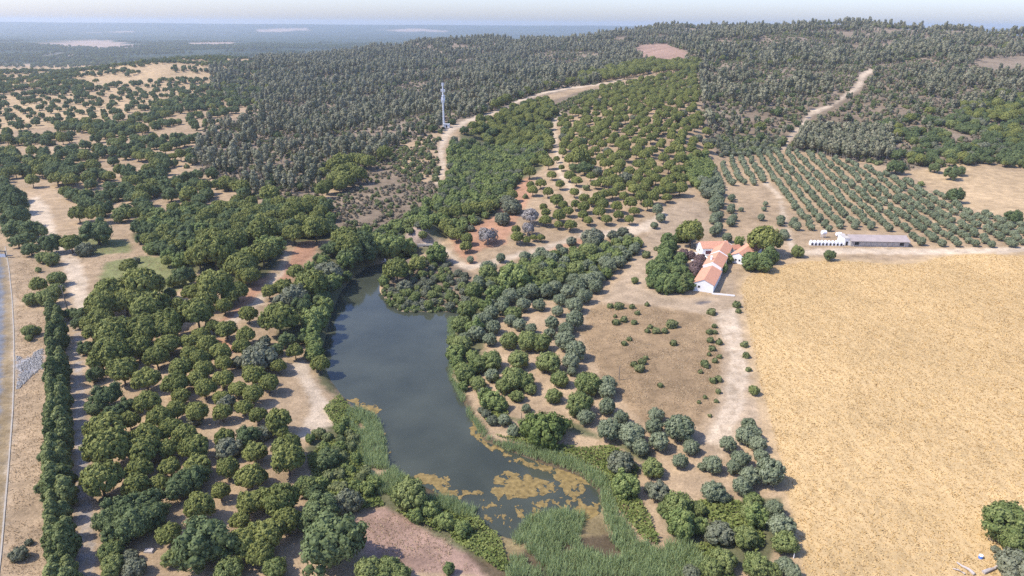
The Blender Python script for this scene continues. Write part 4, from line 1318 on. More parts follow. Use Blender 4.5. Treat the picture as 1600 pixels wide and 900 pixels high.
# ------------------------------------------------------------------ reeds, brambles, straw
def scatter(poly, spacing, patch=None, lift=0, holes=(), ylim=(90, 700), minz=-.9):
    P_, d_, _ = cast([p[0] for p in poly], [p[1] for p in poly])
    x0, x1, y0, y1 = P_[:, 0].min() - 2, P_[:, 0].max() + 2, max(P_[:, 1].min() - 2, ylim[0]), min(P_[:, 1].max() + 2, ylim[1])
    xs_, ys_ = np.meshgrid(np.arange(x0, x1, spacing), np.arange(y0, y1, spacing))
    X = xs_.ravel() + rng.uniform(-.5, .5, xs_.size) * spacing
    Y = ys_.ravel() + rng.uniform(-.5, .5, xs_.size) * spacing
    Z = zat(X, Y)
    px, py, c = project(X, Y, Z)
    mk = inpoly(px, py, poly) & (px > -40) & (px < 1640) & (py < 960)
    for h_ in holes: mk &= ~inpoly(px, py, h_)
    if patch: mk &= fbm(X / patch[0], Y / patch[0], patch[2], 3) < patch[1]
    mk &= Z > minz
    return X[mk], Y[mk], np.maximum(Z[mk], -.3)

def blades(X, Y, Z, per, height, width, spread, lean):
    k = len(X) * per
    bx = np.repeat(X, per) + rng.normal(size=k) * spread
    by_ = np.repeat(Y, per) + rng.normal(size=k) * spread
    bz = np.repeat(Z, per)
    hs = np.repeat(height if hasattr(height, '__len__') else np.full(len(X), height), per) * rng.uniform(.65, 1.25, k)
    a = rng.uniform(0, 6.283, k)
    dx, dy = np.cos(a) * width, np.sin(a) * width
    lx, ly = rng.normal(size=k) * lean * hs, rng.normal(size=k) * lean * hs
    z0 = np.stack([bx - dx, by_ - dy, bz], 1)
    z1 = np.stack([bx + dx, by_ + dy, bz], 1)
    z2 = np.stack([bx + lx + dx * .35, by_ + ly + dy * .35, bz + hs], 1)
    z3 = np.stack([bx + lx - dx * .35, by_ + ly - dy * .35, bz + hs], 1)
    V = np.stack([z0, z1, z2, z3], 1).reshape(-1, 3)
    base = np.repeat(np.clip(rng.normal(size=len(X)) * .16 + .5, 0, 1), per)
    T = np.repeat(np.clip(base + rng.normal(size=k) * .18, 0, 1), 4)
    return V, np.arange(4 * k).reshape(k, 4), T

REED_POLYS = [[(540, 640), (575, 640), (598, 672), (606, 730), (640, 752), (632, 778), (590, 770), (565, 720)],
              [(708, 595), (722, 612), (742, 655), (770, 690), (840, 702), (905, 722), (950, 752), (965, 800), (1000, 850), (1070, 905), (1000, 905), (950, 850), (942, 800), (938, 770), (900, 738), (850, 722), (790, 705), (755, 685), (728, 645), (706, 600)],
              [(790, 905), (795, 850), (830, 812), (880, 802), (915, 812), (905, 840), (960, 860), (1060, 905)],
              [(660, 778), (700, 780), (745, 800), (742, 815), (690, 800)],
              [(1000, 850), (1080, 850), (1120, 905), (1000, 905)], [(606, 478), (640, 486), (720, 487), (722, 482), (640, 480), (612, 470)], [(700, 500), (712, 500), (708, 600), (703, 600)]]
RV, RF, RT, nb_ = [], [], [], 0
for i, poly in enumerate(REED_POLYS):
    X, Y, Z = scatter(poly, .55, patch=(5, .66, 90 + i), minz=-1.2, holes=[[(900, 838), (930, 838), (975, 868), (960, 880), (915, 858)]])
    hgt = .9 + 1.3 * fbm(X / 3, Y / 3, 95, 2)
    if i >= 5: hgt = hgt * .6
    v, f, t_ = blades(X, Y, Z, 9, hgt, .07, .28, .26)
    RV.append(v); RF.append(f + nb_); RT.append(t_); nb_ += len(v)
tag(link('reed_bed', mesh_from('reed_bed', np.concatenate(RV), np.concatenate(RF), M_REED, np.concatenate(RT))), "tall green reeds ringing the near end of the pond", kind='stuff')

BR_POLYS = [[(480, 715), (520, 690), (565, 700), (580, 750), (600, 790), (560, 800), (500, 780)], [(620, 800), (660, 785), (740, 805), (780, 840), (800, 900), (760, 880), (700, 838), (640, 812)],
            [(770, 680), (830, 690), (900, 700), (960, 700), (1000, 735), (985, 760), (1010, 800), (1030, 850), (1010, 850), (965, 795), (950, 752), (905, 722), (840, 702)],
            [(1090, 785), (1130, 775), (1180, 800), (1195, 850), (1180, 865), (1120, 830)], [(955, 380), (1000, 382), (985, 402), (930, 430), (880, 440), (850, 440), (920, 410)],
            [(505, 640), (530, 620), (560, 650), (560, 690), (530, 680)], [(1060, 855), (1120, 850), (1150, 905), (1080, 905)], [(740, 600), (790, 640), (800, 665), (760, 660)]]
BV, BF, BT, nb_ = [], [], [], 0
for i, poly in enumerate(BR_POLYS):
    X, Y, Z = scatter(poly, .34, patch=(6, .80, 120 + i))
    hgt = .25 + 1.5 * np.clip(fbm(X / 2.6, Y / 2.6, 130, 3) - .18, 0, 1)
    C = np.stack([X, Y, Z + hgt * rng.uniform(.55, 1, len(X))], 1)
    C = np.repeat(C, 2, 0) + rng.normal(size=(2 * len(X), 3)) * .14
    N_ = rng.normal(size=C.shape) * .5 + np.array([0, 0, 1])
    N_ /= np.linalg.norm(N_, axis=1, keepdims=True)
    tn = np.repeat(np.clip(fbm(X / 1.7, Y / 1.7, 140, 3) * 1.3 - .15, 0, 1), 2) + rng.normal(size=len(C)) * .14
    v, f, t_ = leaf_quads(C, N_, .24 * rng.uniform(.7, 1.4, len(C)), np.clip(tn, 0, 1.1))
    BV.append(v); BF.append(f + nb_); BT.append(t_); nb_ += len(v)
tag(link('bramble_cover', mesh_from('bramble_cover', np.concatenate(BV), np.concatenate(BF), M_BRAMBLE, np.concatenate(BT))), "yellow green brambles covering the pond's banks", kind='stuff')

# standing straw tufts of the wheat field
X, Y, Z = scatter(WHEAT[:10] + [(1700, 410), (1700, 960)] + WHEAT[-6:], .85, ylim=(95, 340))
v, f, t_ = blades(X, Y, Z - .02, 4, .06 + .30 * fbm(X / 1.6, Y / 2.6, 150, 3), .15, .30, .8)
tag(link('wheat_stubble', mesh_from('wheat_stubble', v, f, M_STRAW, t_)), "short golden straw standing in the wheat field", kind='stuff')
# dry grass on the open ground
GV, GF, GT, nb_ = [], [], [], 0
for poly, sp_ in (([(925, 480), (1060, 485), (1110, 495), (1128, 560), (1120, 630), (1040, 680), (940, 590), (905, 520)], .9), ([(24, 400), (60, 400), (75, 520), (70, 900), (5, 900), (25, 600)], .9),
                  ([(548, 815), (625, 800), (730, 850), (790, 890), (620, 895)], .8), ([(120, 370), (230, 400), (310, 410), (300, 450), (190, 450), (100, 400)], 1.4)):
    X, Y, Z = scatter(poly, sp_, patch=(5, .6, 160))
    v, f, t_ = blades(X, Y, Z - .02, 4, .12 + .3 * fbm(X / 2, Y / 2, 161, 2), .10, .3, .5)
    GV.append(v); GF.append(f + nb_); GT.append(t_); nb_ += len(v)
tag(link('dry_grass', mesh_from('dry_grass', np.concatenate(GV), np.concatenate(GF), M_DRYGRASS, np.concatenate(GT))), "dry grass tufts on the open ground", kind='stuff')

# ------------------------------------------------------------------ floating algae mats
M_ALGAE = simple("floating_algae", (.215, .152, .056), .9, .6, .9, .5)
def mat_object(poly, thr, seed, label, cell=.20, name='algae_mat', kind=None, z=.02):
    pts = np.array(flat(poly, 0))
    x0, y0 = pts[:, 0].min() - 1, pts[:, 1].min() - 1
    nx, ny = int((pts[:, 0].max() - x0 + 1) / cell), int((pts[:, 1].max() - y0 + 1) / cell)
    gx_, gy_ = np.meshgrid(x0 + np.arange(nx + 1) * cell, y0 + np.arange(ny + 1) * cell)
    cx_, cy_ = gx_[:-1, :-1] + cell / 2, gy_[:-1, :-1] + cell / 2
    wx = cx_ + (fbm(cx_ / 2.2, cy_ / 2.2, seed, 3) - .5) * 3.0
    wy = cy_ + (fbm(cx_ / 2.2, cy_ / 2.2, seed + 9, 3) - .5) * 4.0
    pp = [(p[0], p[1]) for p in pts]
    soft = sum(inpoly(wx + a_ * b_, wy + c_ * b_, pp).astype(float) for b_ in (.8, 1.8) for a_, c_ in ((1, 0), (-1, 0), (0, 1), (0, -1))) / 8
    thr = thr - .05 + (thr - .02) * 0 + .16 * (soft - .62)
    ins = inpoly(wx, wy, pp) & (fbm(cx_ / 1.3, cy_ / 1.7, seed + 3, 5) < thr - .05 + .10 * fbm(cx_ / 5, cy_ / 5, seed + 4, 2))
    id_ = np.arange((nx + 1) * (ny + 1)).reshape(ny + 1, nx + 1)
    q = np.stack([id_[:-1, :-1], id_[:-1, 1:], id_[1:, 1:], id_[1:, :-1]], -1)[ins]
    if not len(q): return
    jx = gx_ + rng.uniform(-.3, .3, gx_.shape) * cell
    jy = gy_ + rng.uniform(-.3, .3, gy_.shape) * cell
    V = np.stack([jx, jy, z + .05 * fbm(gx_, gy_, seed, 2)], -1).reshape(-1, 3)
    u, inv = np.unique(q.ravel(), return_inverse=True)
    o = link(name, mesh_from(name, V[u], inv.reshape(-1, 4), M_ALGAE))
    if kind: tag(o, label, kind=kind)
    else: tag(o, label, 'algae', 'algae mats floating on the pond')
mat_object([(765, 770), (775, 745), (800, 738), (840, 745), (868, 758), (865, 770), (820, 780), (780, 785)], .66, 201, "largest brown algae mat floating in mid water at the pond's near end")
mat_object([(868, 735), (880, 722), (905, 735), (925, 750), (915, 775), (890, 772), (870, 760)], .68, 202, "orange algae mat against the reeds on the near right shore")
mat_object([(790, 712), (830, 722), (880, 728), (905, 740), (880, 748), (840, 735), (800, 722)], .62, 203, "long orange algae strip under the right shore reeds")
mat_object([(640, 745), (665, 742), (700, 750), (705, 758), (680, 762), (655, 755)], .66, 204, "brown algae mat at the left near shore, upper of two")
mat_object([(670, 762), (720, 765), (750, 768), (755, 778), (700, 778)], .66, 205, "flat algae strip at the left near shore, lower of two")
mat_object([(545, 622), (570, 625), (592, 640), (585, 655), (560, 645)], .66, 206, "sandy algae patch at the left shore where the reeds begin")
mat_object([(733, 640), (745, 648), (760, 680), (800, 706), (790, 714), (752, 692), (735, 668)], .58, 207, "ragged algae fringe along the right shore's reed edge")
mat_object([(895, 795), (935, 785), (945, 820), (915, 830), (890, 815)], .66, 208, "yellow algae patch between reeds at the near end")
mat_object([(720, 775), (800, 790), (900, 775), (930, 770), (940, 800), (850, 812), (790, 830), (740, 810)], .42, 209, "scraps of floating weed at the pond's near end", kind='stuff', name='floating_weed', z=.012)
mat_object([(590, 676), (602, 678), (600, 684), (588, 682)], .8, 210, "small algae scrap by the left reeds, upper")
mat_object([(604, 705), (612, 702), (608, 710), (602, 712)], .8, 211, "small algae scrap by the left reeds, lower")

# ------------------------------------------------------------------ buildings
M_WHITE = simple("whitewash", (.80, .79, .76), .85, .05, .8)
M_TILE = simple("orange_roof_tiles", (.52, .270, .175), .85, .18, 1.5, .3)
M_TILE2 = simple("weathered_roof_tiles", (.42, .20, .13), .9, .22, 1.2, .3)
M_DARK = simple("dark_opening", (.02, .02, .022), .6, .1)
M_GLASS = simple("window_glass", (.03, .035, .045), .15, .1, 1, 0, .5)
M_PLUM = simple("dark_red_shutters", (.14, .05, .06), .7, .1)
M_SHEET = simple("fibre_cement_roof", (.37, .31, .28), .9, .16, .5, .2)
M_BLOCK = simple("bare_block_wall", (.36, .34, .32), .9, .18, .8, .2)
M_CONC = simple("concrete", (.46, .42, .37), .9, .15, .8, .2)
M_STEEL = simple("galvanised_steel", (.62, .64, .67), .45, .06, 1, 0, .4)
M_PLASTIC = simple("white_plastic", (.82, .82, .82), .5, .03, 1)
M_WOOD = simple("grey_wood", (.22, .18, .14), .9, .2, 2, .3)
M_DEADWOOD = simple("bleached_dead_wood", (.42, .37, .33), .9, .2, 2, .3)
M_BLUE = simple("blue_plastic", (.10, .22, .62), .5, .03)

def frame(p0, p1):
    """local x along p0->p1, local y to its left, from two ground points"""
    d = Vector((p1.x - p0.x, p1.y - p0.y, 0))
    return math.atan2(d.y, d.x), d.length

def house(name, label, cat, origin, ang, L, Wd, hw, rise, tile, windows=(), doors=(), chimney=None, overhang=.35, wall=None, parapet=False, base=1.2):
    """gabled house: length L along local x, width Wd along local y, ridge along x"""
    root = bpy.data.objects.new(name, None)
    COL.objects.link(root)
    root.location = origin
    root.rotation_euler = (0, 0, ang)
    tag(root, label, cat)
    w = MB()
    h2 = Wd / 2
    prof = [(-h2, -base), (h2, -base), (h2, hw), (0, hw + rise), (-h2, hw)]
    pts = [(0, y_, z_) for y_, z_ in prof] + [(L, y_, z_) for y_, z_ in prof]
    w.poly(pts, [(0, 4, 3, 2, 1), (5, 6, 7, 8, 9), (0, 1, 6, 5), (1, 2, 7, 6), (4, 0, 5, 9), (2, 3, 8, 7), (3, 4, 9, 8)])
    wo = w.build('wall', wall or M_WHITE, root)
    sl_ = math.hypot(h2, rise)
    for s in (-1, 1):
        r = MB()
        oh = overhang
        ux, uz = h2 / sl_, rise / sl_
        e = (s * (h2 + oh * ux), hw - oh * uz)
        t0 = .05
        a0, a1 = (-oh * .6 if not parapet else .22), (L + oh * .6 if not parapet else L - .22)
        pts = []
        for z_off in (t0, t0 + .14):
            pts += [(a0, 0, hw + rise + z_off), (a1, 0, hw + rise + z_off), (a1, e[0], e[1] + z_off), (a0, e[0], e[1] + z_off)]
        r.poly(pts, [(0, 1, 2, 3), (4, 7, 6, 5), (0, 4, 5, 1), (1, 5, 6, 2), (2, 6, 7, 3), (3, 7, 4, 0)])
        # raised tile courses running down the slope
        nr = max(4, int((a1 - a0) / .55))
        for i in range(nr):
            xa = a0 + (i + .5) * (a1 - a0) / nr
            zt = t0 + .14
            r.poly([(xa - .09, 0, hw + rise + zt), (xa + .09, 0, hw + rise + zt), (xa + .09, e[0], e[1] + zt), (xa - .09, e[0], e[1] + zt), (xa, 0, hw + rise + zt + .08), (xa, e[0], e[1] + zt + .08)],
                   [(0, 4, 5, 3), (4, 1, 2, 5), (0, 1, 4), (3, 5, 2)])
        r.build('roof', tile, root)
    if parapet:                                              # white gable coping standing above the tiles
        for x0_ in (0, L):
            c_ = MB()
            xa, xb = (x0_ - .02, x0_ + .24) if x0_ == 0 else (x0_ - .24, x0_ + .02)
            pr = [(-h2 - .12, hw - .1), (0, hw + rise + .05), (h2 + .12, hw - .1), (h2 + .12, hw + .22), (0, hw + rise + .42), (-h2 - .12, hw + .22)]
            pts = [(xa, y_, z_) for y_, z_ in pr] + [(xb, y_, z_) for y_, z_ in pr]
            c_.poly(pts, [(0, 1, 4, 5), (1, 2, 3, 4), (6, 11, 10, 7), (7, 10, 9, 8), (5, 4, 10, 11), (4, 3, 9, 10), (0, 6, 7, 1), (1, 7, 8, 2), (0, 5, 11, 6), (2, 8, 9, 3)])
            c_.build('coping', M_WHITE, root)
    for face, a, z0, ww, hh, kind_ in windows:
        # face 'y-','y+' long sides (a along x); 'x-' near gable (a along y), 'x+' far gable
        fr, pn = MB(), MB()
        def slab(b_, off, g):
            if face == 'y-': b_.box(a - ww / 2 - g, a + ww / 2 + g, -h2 - off, -h2 + .05, z0 - g, z0 + hh + g)
            elif face == 'y+': b_.box(a - ww / 2 - g, a + ww / 2 + g, h2 - .05, h2 + off, z0 - g, z0 + hh + g)
            elif face == 'x-': b_.box(-off, .05, a - ww / 2 - g, a + ww / 2 + g, z0 - g, z0 + hh + g)
            else: b_.box(L - .05, L + off, a - ww / 2 - g, a + ww / 2 + g, z0 - g, z0 + hh + g)
        slab(fr, .05, .12)
        f_ = fr.build('door' if kind_ == 'door' else 'window', M_WHITE, root)
        slab(pn, .08, 0)
        pn.build('door_leaf' if kind_ == 'door' else 'pane', M_PLUM if kind_ in ('plum', 'door') else M_GLASS, f_)
    if chimney:
        cx_, cy_, ch, mc = chimney
        c_ = MB()
        zb = hw + rise * (1 - abs(cy_) / h2) - .3
        c_.box(cx_ - .45, cx_ + .45, cy_ - .35, cy_ + .35, zb, zb + ch)
        co = c_.build('chimney', mc, root)
        cc = MB()
        cc.box(cx_ - .55, cx_ + .55, cy_ - .45, cy_ + .45, zb + ch + .002, zb + ch + .14)
        cc.build('cap', mc, co)
    return root

def gp(px, py):
    return at(px, py)
axA, axB = gp(1098, 456), gp(1131, 394)
hang, hlen = frame(axA, axB)
ux, uy = math.cos(hang), math.sin(hang)
def along(d, s=0):
    x_, y_ = axA.x + ux * d - uy * s, axA.y + uy * d + ux * s
    return Vector((x_, y_, float(zat([x_], [y_])[0])))
print("house axis", math.degrees(hang), hlen, axA, axB)
zb = axA.z
seg = hlen / 3
def hz(v, dz): return Vector((v.x, v.y, v.z + dz))
house('farmhouse_wing', "white gabled farmhouse wing nearest the conifer belt, lowest in the chain", 'house', hz(along(0), 0), hang, seg + 1.0, 7.4, 3.1, 1.7, M_TILE, [('x-', 1.6, 1.4, .8, .9, 'w'), ('y+', 5, 1.2, .9, 1.0, 'w')], parapet=False)
house('farmhouse_wing', "middle wing of the farmhouse chain with white gable copings and a roof chimney", 'house', hz(along(seg + 1.1), .2), hang, seg - .2, 7.0, 3.5, 1.7, M_TILE, [('y+', 4, 1.2, .9, 1.0, 'w')], chimney=(seg * .35, 1.4, 1.9, M_WHITE), parapet=True)
house('farmhouse_wing', "upper wing of the farmhouse chain joining the rear block", 'house', hz(along(2 * seg + 1.0), .2), hang, seg - .4, 6.4, 3.4, 1.6, M_TILE, [('y+', 4, 1.2, .9, 1.0, 'w')], parapet=True)
b0, b1 = gp(1092, 396), gp(1134, 394)
ba, bl = frame(b0, b1)
house('farmhouse', "rear farmhouse block with orange roof and two wide dark windows to the courtyard", 'house', hz(b0, 0), ba, bl, 7.5, 3.4, 1.9, M_TILE, [('y-', bl * .22, .9, 2.4, 1.5, 'plum'), ('y-', bl * .48, .9, 2.4, 1.5, 'plum'), ('y-', bl * .70, 1.0, .9, 1.2, 'w'), ('x-', 0, 1.2, .9, 1.0, 'w')])
e0, e1 = gp(1152, 412), gp(1178, 391)
ea, el = frame(e0, e1)
house('farm_building', "separate white farm building with long orange roof and white chimney", 'house', hz(e0, 0), ea, el, 7.0, 2.9, 1.7, M_TILE, [('x-', -.7, 1.2, .7, .8, 'w'), ('x-', .8, 1.2, .7, .8, 'w')], chimney=(el - 1.2, .9, 2.0, M_WHITE))
s0, s1 = gp(1141, 396), gp(1153, 394)
sa, sb = frame(s0, s1)
house('farm_shed', "small white shed between the farmhouse and the separate farm building", 'shed', hz(s0, 0), sa, sb, 4.2, 2.5, 1.0, M_TILE2, [('y-', sb * .35, .8, .8, .9, 'w')])
# low courtyard walls
def wall_run(name, label, pts, h, th, material, cat='wall'):
    b = MB()
    P = [gp(*p) for p in pts]
    for a, c in zip(P[:-1], P[1:]):
        d = Vector((c.x - a.x, c.y - a.y, 0)).normalized()
        nrm_ = Vector((-d.y, d.x, 0)) * th / 2
        zz = [a.z - .5, c.z - .5, a.z + h, c.z + h]
        q = [a - nrm_, c - nrm_, c + nrm_, a + nrm_]
        b.poly([(q[0].x, q[0].y, zz[0]), (q[1].x, q[1].y, zz[1]), (q[2].x, q[2].y, zz[1]), (q[3].x, q[3].y, zz[0]), (q[0].x, q[0].y, zz[2]), (q[1].x, q[1].y, zz[3]), (q[2].x, q[2].y, zz[3]), (q[3].x, q[3].y, zz[2])],
               [(0, 3, 2, 1), (4, 5, 6, 7), (0, 1, 5, 4), (1, 2, 6, 5), (2, 3, 7, 6), (3, 0, 4, 7)])
    return tag(b.build(name, material), label, cat)
wall_run('courtyard_wall', "low white wall along the front of the paved yard", [(1112, 459.5), (1148, 463)], .5, .3, M_WHITE)
wall_run('courtyard_wall', "low white wall closing the farm courtyard beside the plum trees", [(1072, 396), (1090, 398)], 1.1, .3, M_WHITE)
tp = gp(1092, 404)
t_ = MB()
t_.box(-4, 4, -3, 3, -.4, .25)
to = t_.build('terrace', M_WHITE, None, tp)
to.rotation_euler = (0, 0, ba)
tag(to, "white paved terrace in front of the rear farmhouse block", 'terrace')

# long barn
l0, l1 = gp(1329, 385), gp(1419, 386)
la, ll = frame(l0, l1)
barn = bpy.data.objects.new('barn', None)
COL.objects.link(barn)
barn.location, barn.rotation_euler = l0, (0, 0, la)
tag(barn, "long low barn with greyish pink sheet roof beside the olive grove", 'barn')
MB().box(0, ll, 0, 8.5, -1, 2.3).build('wall', M_BLOCK, barn)
b = MB()
for y0_, z0_, y1_, z1_ in ((-.6, 2.45, 4.25, 4.1), (4.25, 4.1, 9.1, 2.45)):
    b.poly([(-.4, y0_, z0_), (ll + .4, y0_, z0_), (ll + .4, y1_, z1_), (-.4, y1_, z1_), (-.4, y0_, z0_ + .12), (ll + .4, y0_, z0_ + .12), (ll + .4, y1_, z1_ + .12), (-.4, y1_, z1_ + .12)],
           [(0, 3, 2, 1), (4, 5, 6, 7), (0, 1, 5, 4), (2, 3, 7, 6), (1, 2, 6, 5), (3, 0, 4, 7)])
b.build('roof', M_SHEET, barn)
nbay = 9
for i in range(nbay):
    xa = 1.6 + i * (ll - 3.0) / nbay
    o = MB().box(xa, xa + (ll - 3) / nbay - .7, -.06, .1, .7, 2.0).build('opening', M_DARK if i in (0, 8) else M_CONC, barn)
for i in range(nbay + 1):
    xa = 1.25 + i * (ll - 3.0) / nbay
    MB().box(xa - .14, xa + .14, -.16, .05, -.5, 2.3).build('pillar', M_CONC, barn)
for xe, nm in ((-.0, 'gable'), (ll, 'gable')):
    g = MB()
    g.poly([(xe - .06, 0, 2.3), (xe - .06, 8.5, 2.3), (xe - .06, 4.25, 3.95), (xe + .06, 0, 2.3), (xe + .06, 8.5, 2.3), (xe + .06, 4.25, 3.95)], [(0, 2, 1), (3, 4, 5), (0, 1, 4, 3), (1, 2, 5, 4), (2, 0, 3, 5)])
    g.build(nm, M_BLOCK, barn)
# white end block of the barn
w0 = gp(1319, 384)
blk = bpy.data.objects.new('storage_block', None)
COL.objects.link(blk)
blk.location, blk.rotation_euler = w0, (0, 0, la)
tag(blk, "whitewashed block joined to the barn's left end", 'shed')
MB().box(0, 2.4, .3, 7.6, -1, 3.2).build('wall', M_WHITE, blk)
MB().box(-.15, 2.5, .15, 7.75, 3.203, 3.36).build('roof', M_CONC, blk)
MB().box(.6, 1.5, .22, .4, 0, 1.9).build('door', M_DARK, blk)
# row of calf hutches
hut_n = 9
hp0, hp1 = gp(1266, 383.5), gp(1317, 384.5)
ORD = ["first", "second", "third", "fourth", "fifth", "sixth", "seventh", "eighth", "ninth"]
hw_ = (hp1 - hp0).length / hut_n
def hutch_mesh():
    b = MB()
    prof = []
    for i in range(9):
        a = math.pi * i / 8
        prof.append((-math.cos(a) * hw_ * .47, .45 + math.sin(a) * 1.45))
    prof = [(-hw_ * .47, -.3)] + prof + [(hw_ * .47, -.3)]
    npf = len(prof)
    pts = [(x_, 0, z_) for x_, z_ in prof] + [(x_, 2.1, z_) for x_, z_ in prof]
    fs = [tuple(range(npf)), tuple(range(2 * npf - 1, npf - 1, -1))] + [(i, i + npf, i + 1 + npf, i + 1) for i in range(npf - 1)]
    b.poly(pts, fs)
    return mesh_from('hutch_shell', np.array(b.v), b.f, M_PLASTIC)
hm = hutch_mesh()
dm = None
for i in range(hut_n):
    p = hp0.lerp(hp1, (i + .5) / hut_n)
    r_ = bpy.data.objects.new('calf_hutch', None)
    COL.objects.link(r_)
    r_.location = (p.x, p.y, float(zat([p.x], [p.y])[0]))
    r_.rotation_euler = (0, 0, la)
    tag(r_, f"small white arched hutch with dark doorway, {ORD[i]} from the left in its row", 'hutch', 'white hutches in a row beside the barn')
    link('shell', hm, r_)
    if dm is None:
        d = MB().box(-.36, .36, -.05, .1, .1, 1.05).build('doorway', M_DARK, r_)
        dm = d.data
    else:
        link('doorway', dm, r_)
# white tank trailer and white water tank behind the hutches
def tank(px, py, label, L, r, leg):
    p = gp(px, py)
    t = bpy.data.objects.new('water_tank', None)
    COL.objects.link(t)
    t.location, t.rotation_euler = p, (0, 0, la + .2)
    tag(t, label, 'tank')
    MB().tube([(-L / 2, 0, leg + r), (-L / 2 + .15, 0, leg + r), (L / 2 - .15, 0, leg + r), (L / 2, 0, leg + r)], [r * .8, r, r, r * .8], 12).build('tank_body', M_PLASTIC, t)
    for sx in (-1, 1):
        for sy in (-1, 1):
            MB().box(sx * L * .33 - .07, sx * L * .33 + .07, sy * r * .6 - .07, sy * r * .6 + .07, -.3, leg + r * .45).build('leg', M_STEEL, t)
    MB().tube([(0, 0, leg + 2 * r - .05), (0, 0, leg + 2 * r + .25)], .25, 8).build('lid', M_STEEL, t)
tank(1286, 371, "raised white tank among the olives above the hutches", 2.2, .95, 1.4)
tank(1310, 369.5, "low white tank nearer the barn's white end block", 2.6, .8, .3)

# ------------------------------------------------------------------ telecom mast on the ridge
mp = gp(693.5, 198)
mast = bpy.data.objects.new('telecom_mast', None)
COL.objects.link(mast)
mast.location = mp
tag(mast, "tall slender white telecom mast on the ridge beside the track", 'mast')
MH = 63 * (mp - Vector(CAM)).length / FPX
def mtube(name, pts, r, m_=M_STEEL, parent=None):
    return MB().tube(pts, r, 8).build(name, m_, parent or mast)
mtube('mast_tube', [(0, 0, -1), (0, 0, MH * .55), (0, 0, MH * .96)], [.80, .62, .42])
MB().box(-1.8, 1.8, -1.8, 1.8, -.8, .35).build('footing', M_CONC, mast)
for zf, n_, rr in ((.98, 3, .8), (.84, 4, 1.5), (.70, 3, 1.3), (.645, 4, 1.5), (.60, 3, 1.2)):
    for i in range(n_):
        a = i * 2 * math.pi / n_ + zf * 9
        x_, y_ = math.cos(a) * rr, math.sin(a) * rr
        pa = MB().box(x_ - .28, x_ + .28, y_ - .22, y_ + .22, MH * zf - 1.2, MH * zf + 1.1).build('antenna_panel', M_PLASTIC, mast)
        MB().tube([(0, 0, MH * zf), (x_, y_, MH * zf)], .06, 5).build('bracket', M_STEEL, pa)
MB().box(-1.9, 1.9, -.12, .12, MH * .84, MH * .84 + .25).build('crossbar', M_STEEL, mast)
MB().box(-.12, .12, -1.9, 1.9, MH * .855, MH * .855 + .25).build('crossbar', M_STEEL, mast)
for zf in (.72, .645):
    MB().tube([(.55, -.5, MH * zf), (.75, -.85, MH * zf)], [.7, .75], 12).build('dish', M_PLASTIC, mast)
mtube('lightning_rod', [(0, 0, MH * .95), (0, 0, MH * 1.03)], [.10, .06])
cb = gp(698, 199)
cab = bpy.data.objects.new('equipment_cabin', None)
COL.objects.link(cab)
cab.location = cb
tag(cab, "small pale equipment cabin at the foot of the telecom mast", 'cabin')
MB().box(-2.4, 2.4, -1.4, 1.4, -.6, 2.6).build('wall', M_WHITE, cab)
MB().box(-2.6, 2.6, -1.6, 1.6, 2.603, 2.78).build('roof', M_STEEL, cab)
MB().box(-.5, .5, -1.46, -1.3, 0, 2.0).build('door', M_DARK, cab)

# ------------------------------------------------------------------ poles, posts, canal works, deadwood
def pole(px, py, top_py, r, label, m_=M_WOOD, lean=0, arm=False, name='power_pole'):
    p = gp(px, py)
    h = (py - top_py) * (p - Vector(CAM)).length / FPX / math.cos(R(25))
    t = bpy.data.objects.new(name, None)
    COL.objects.link(t)
    t.location = p
    tag(t, label, 'post' if 'post' in name else 'pole')
    MB().tube([(0, 0, -.6), (lean * .5, 0, h * .5), (lean, 0, h)], [r * 1.2, r, r * .75], 7).build('shaft', m_, t)
    if arm:
        MB().box(lean - .8, lean + .8, -.07, .07, h - .5, h - .36).build('crossarm', m_, t)
        for s in (-.7, 0, .7):
            MB().tube([(lean + s, 0, h - .36), (lean + s, 0, h - .15)], .05, 5).build('insulator', M_PLASTIC, t)
    return h
pole(108, 492, 454, .20, "tall bare wooden pole at the upper end of the cypress hedge", arm=True, lean=-.4)
pole(967, 594, 572, .12, "thin wooden pole standing in the brown dry meadow")
pole(814.5, 664, 645, .11, "thin dark pole beside the fig tree on the pond's right bank")
pole(1240, 872, 861, .10, "short white post at the wheat field's left edge", M_WHITE, name='marker_post')
pole(163, 896, 882, .12, "short white post beside the gravel track, bottom left", M_WHITE, name='marker_post')

# sluice gate at the canal
sp_ = gp(5, 402)
sg = bpy.data.objects.new('sluice_gate', None)
COL.objects.link(sg)
sg.location = sp_
tag(sg, "dark steel sluice gate frame standing at the canal edge, far left", 'sluice gate')
M_RUST = simple("dark_painted_steel", (.06, .06, .065), .6, .1)
for x_ in (-2.2, 1.4):
    MB().box(x_ - .15, x_ + .15, -.15, .15, -1, 2.6).build('upright', M_RUST, sg)
MB().box(-2.6, 1.8, -.2, .2, 2.603, 2.9).build('beam', M_RUST, sg)
MB().box(-2.05, 1.25, -.06, .06, -1, 1.5).build('gate_leaf', M_STEEL, sg)
MB().box(1.56, 4.2, -.5, .5, .7, .86).build('walkway', M_RUST, sg)

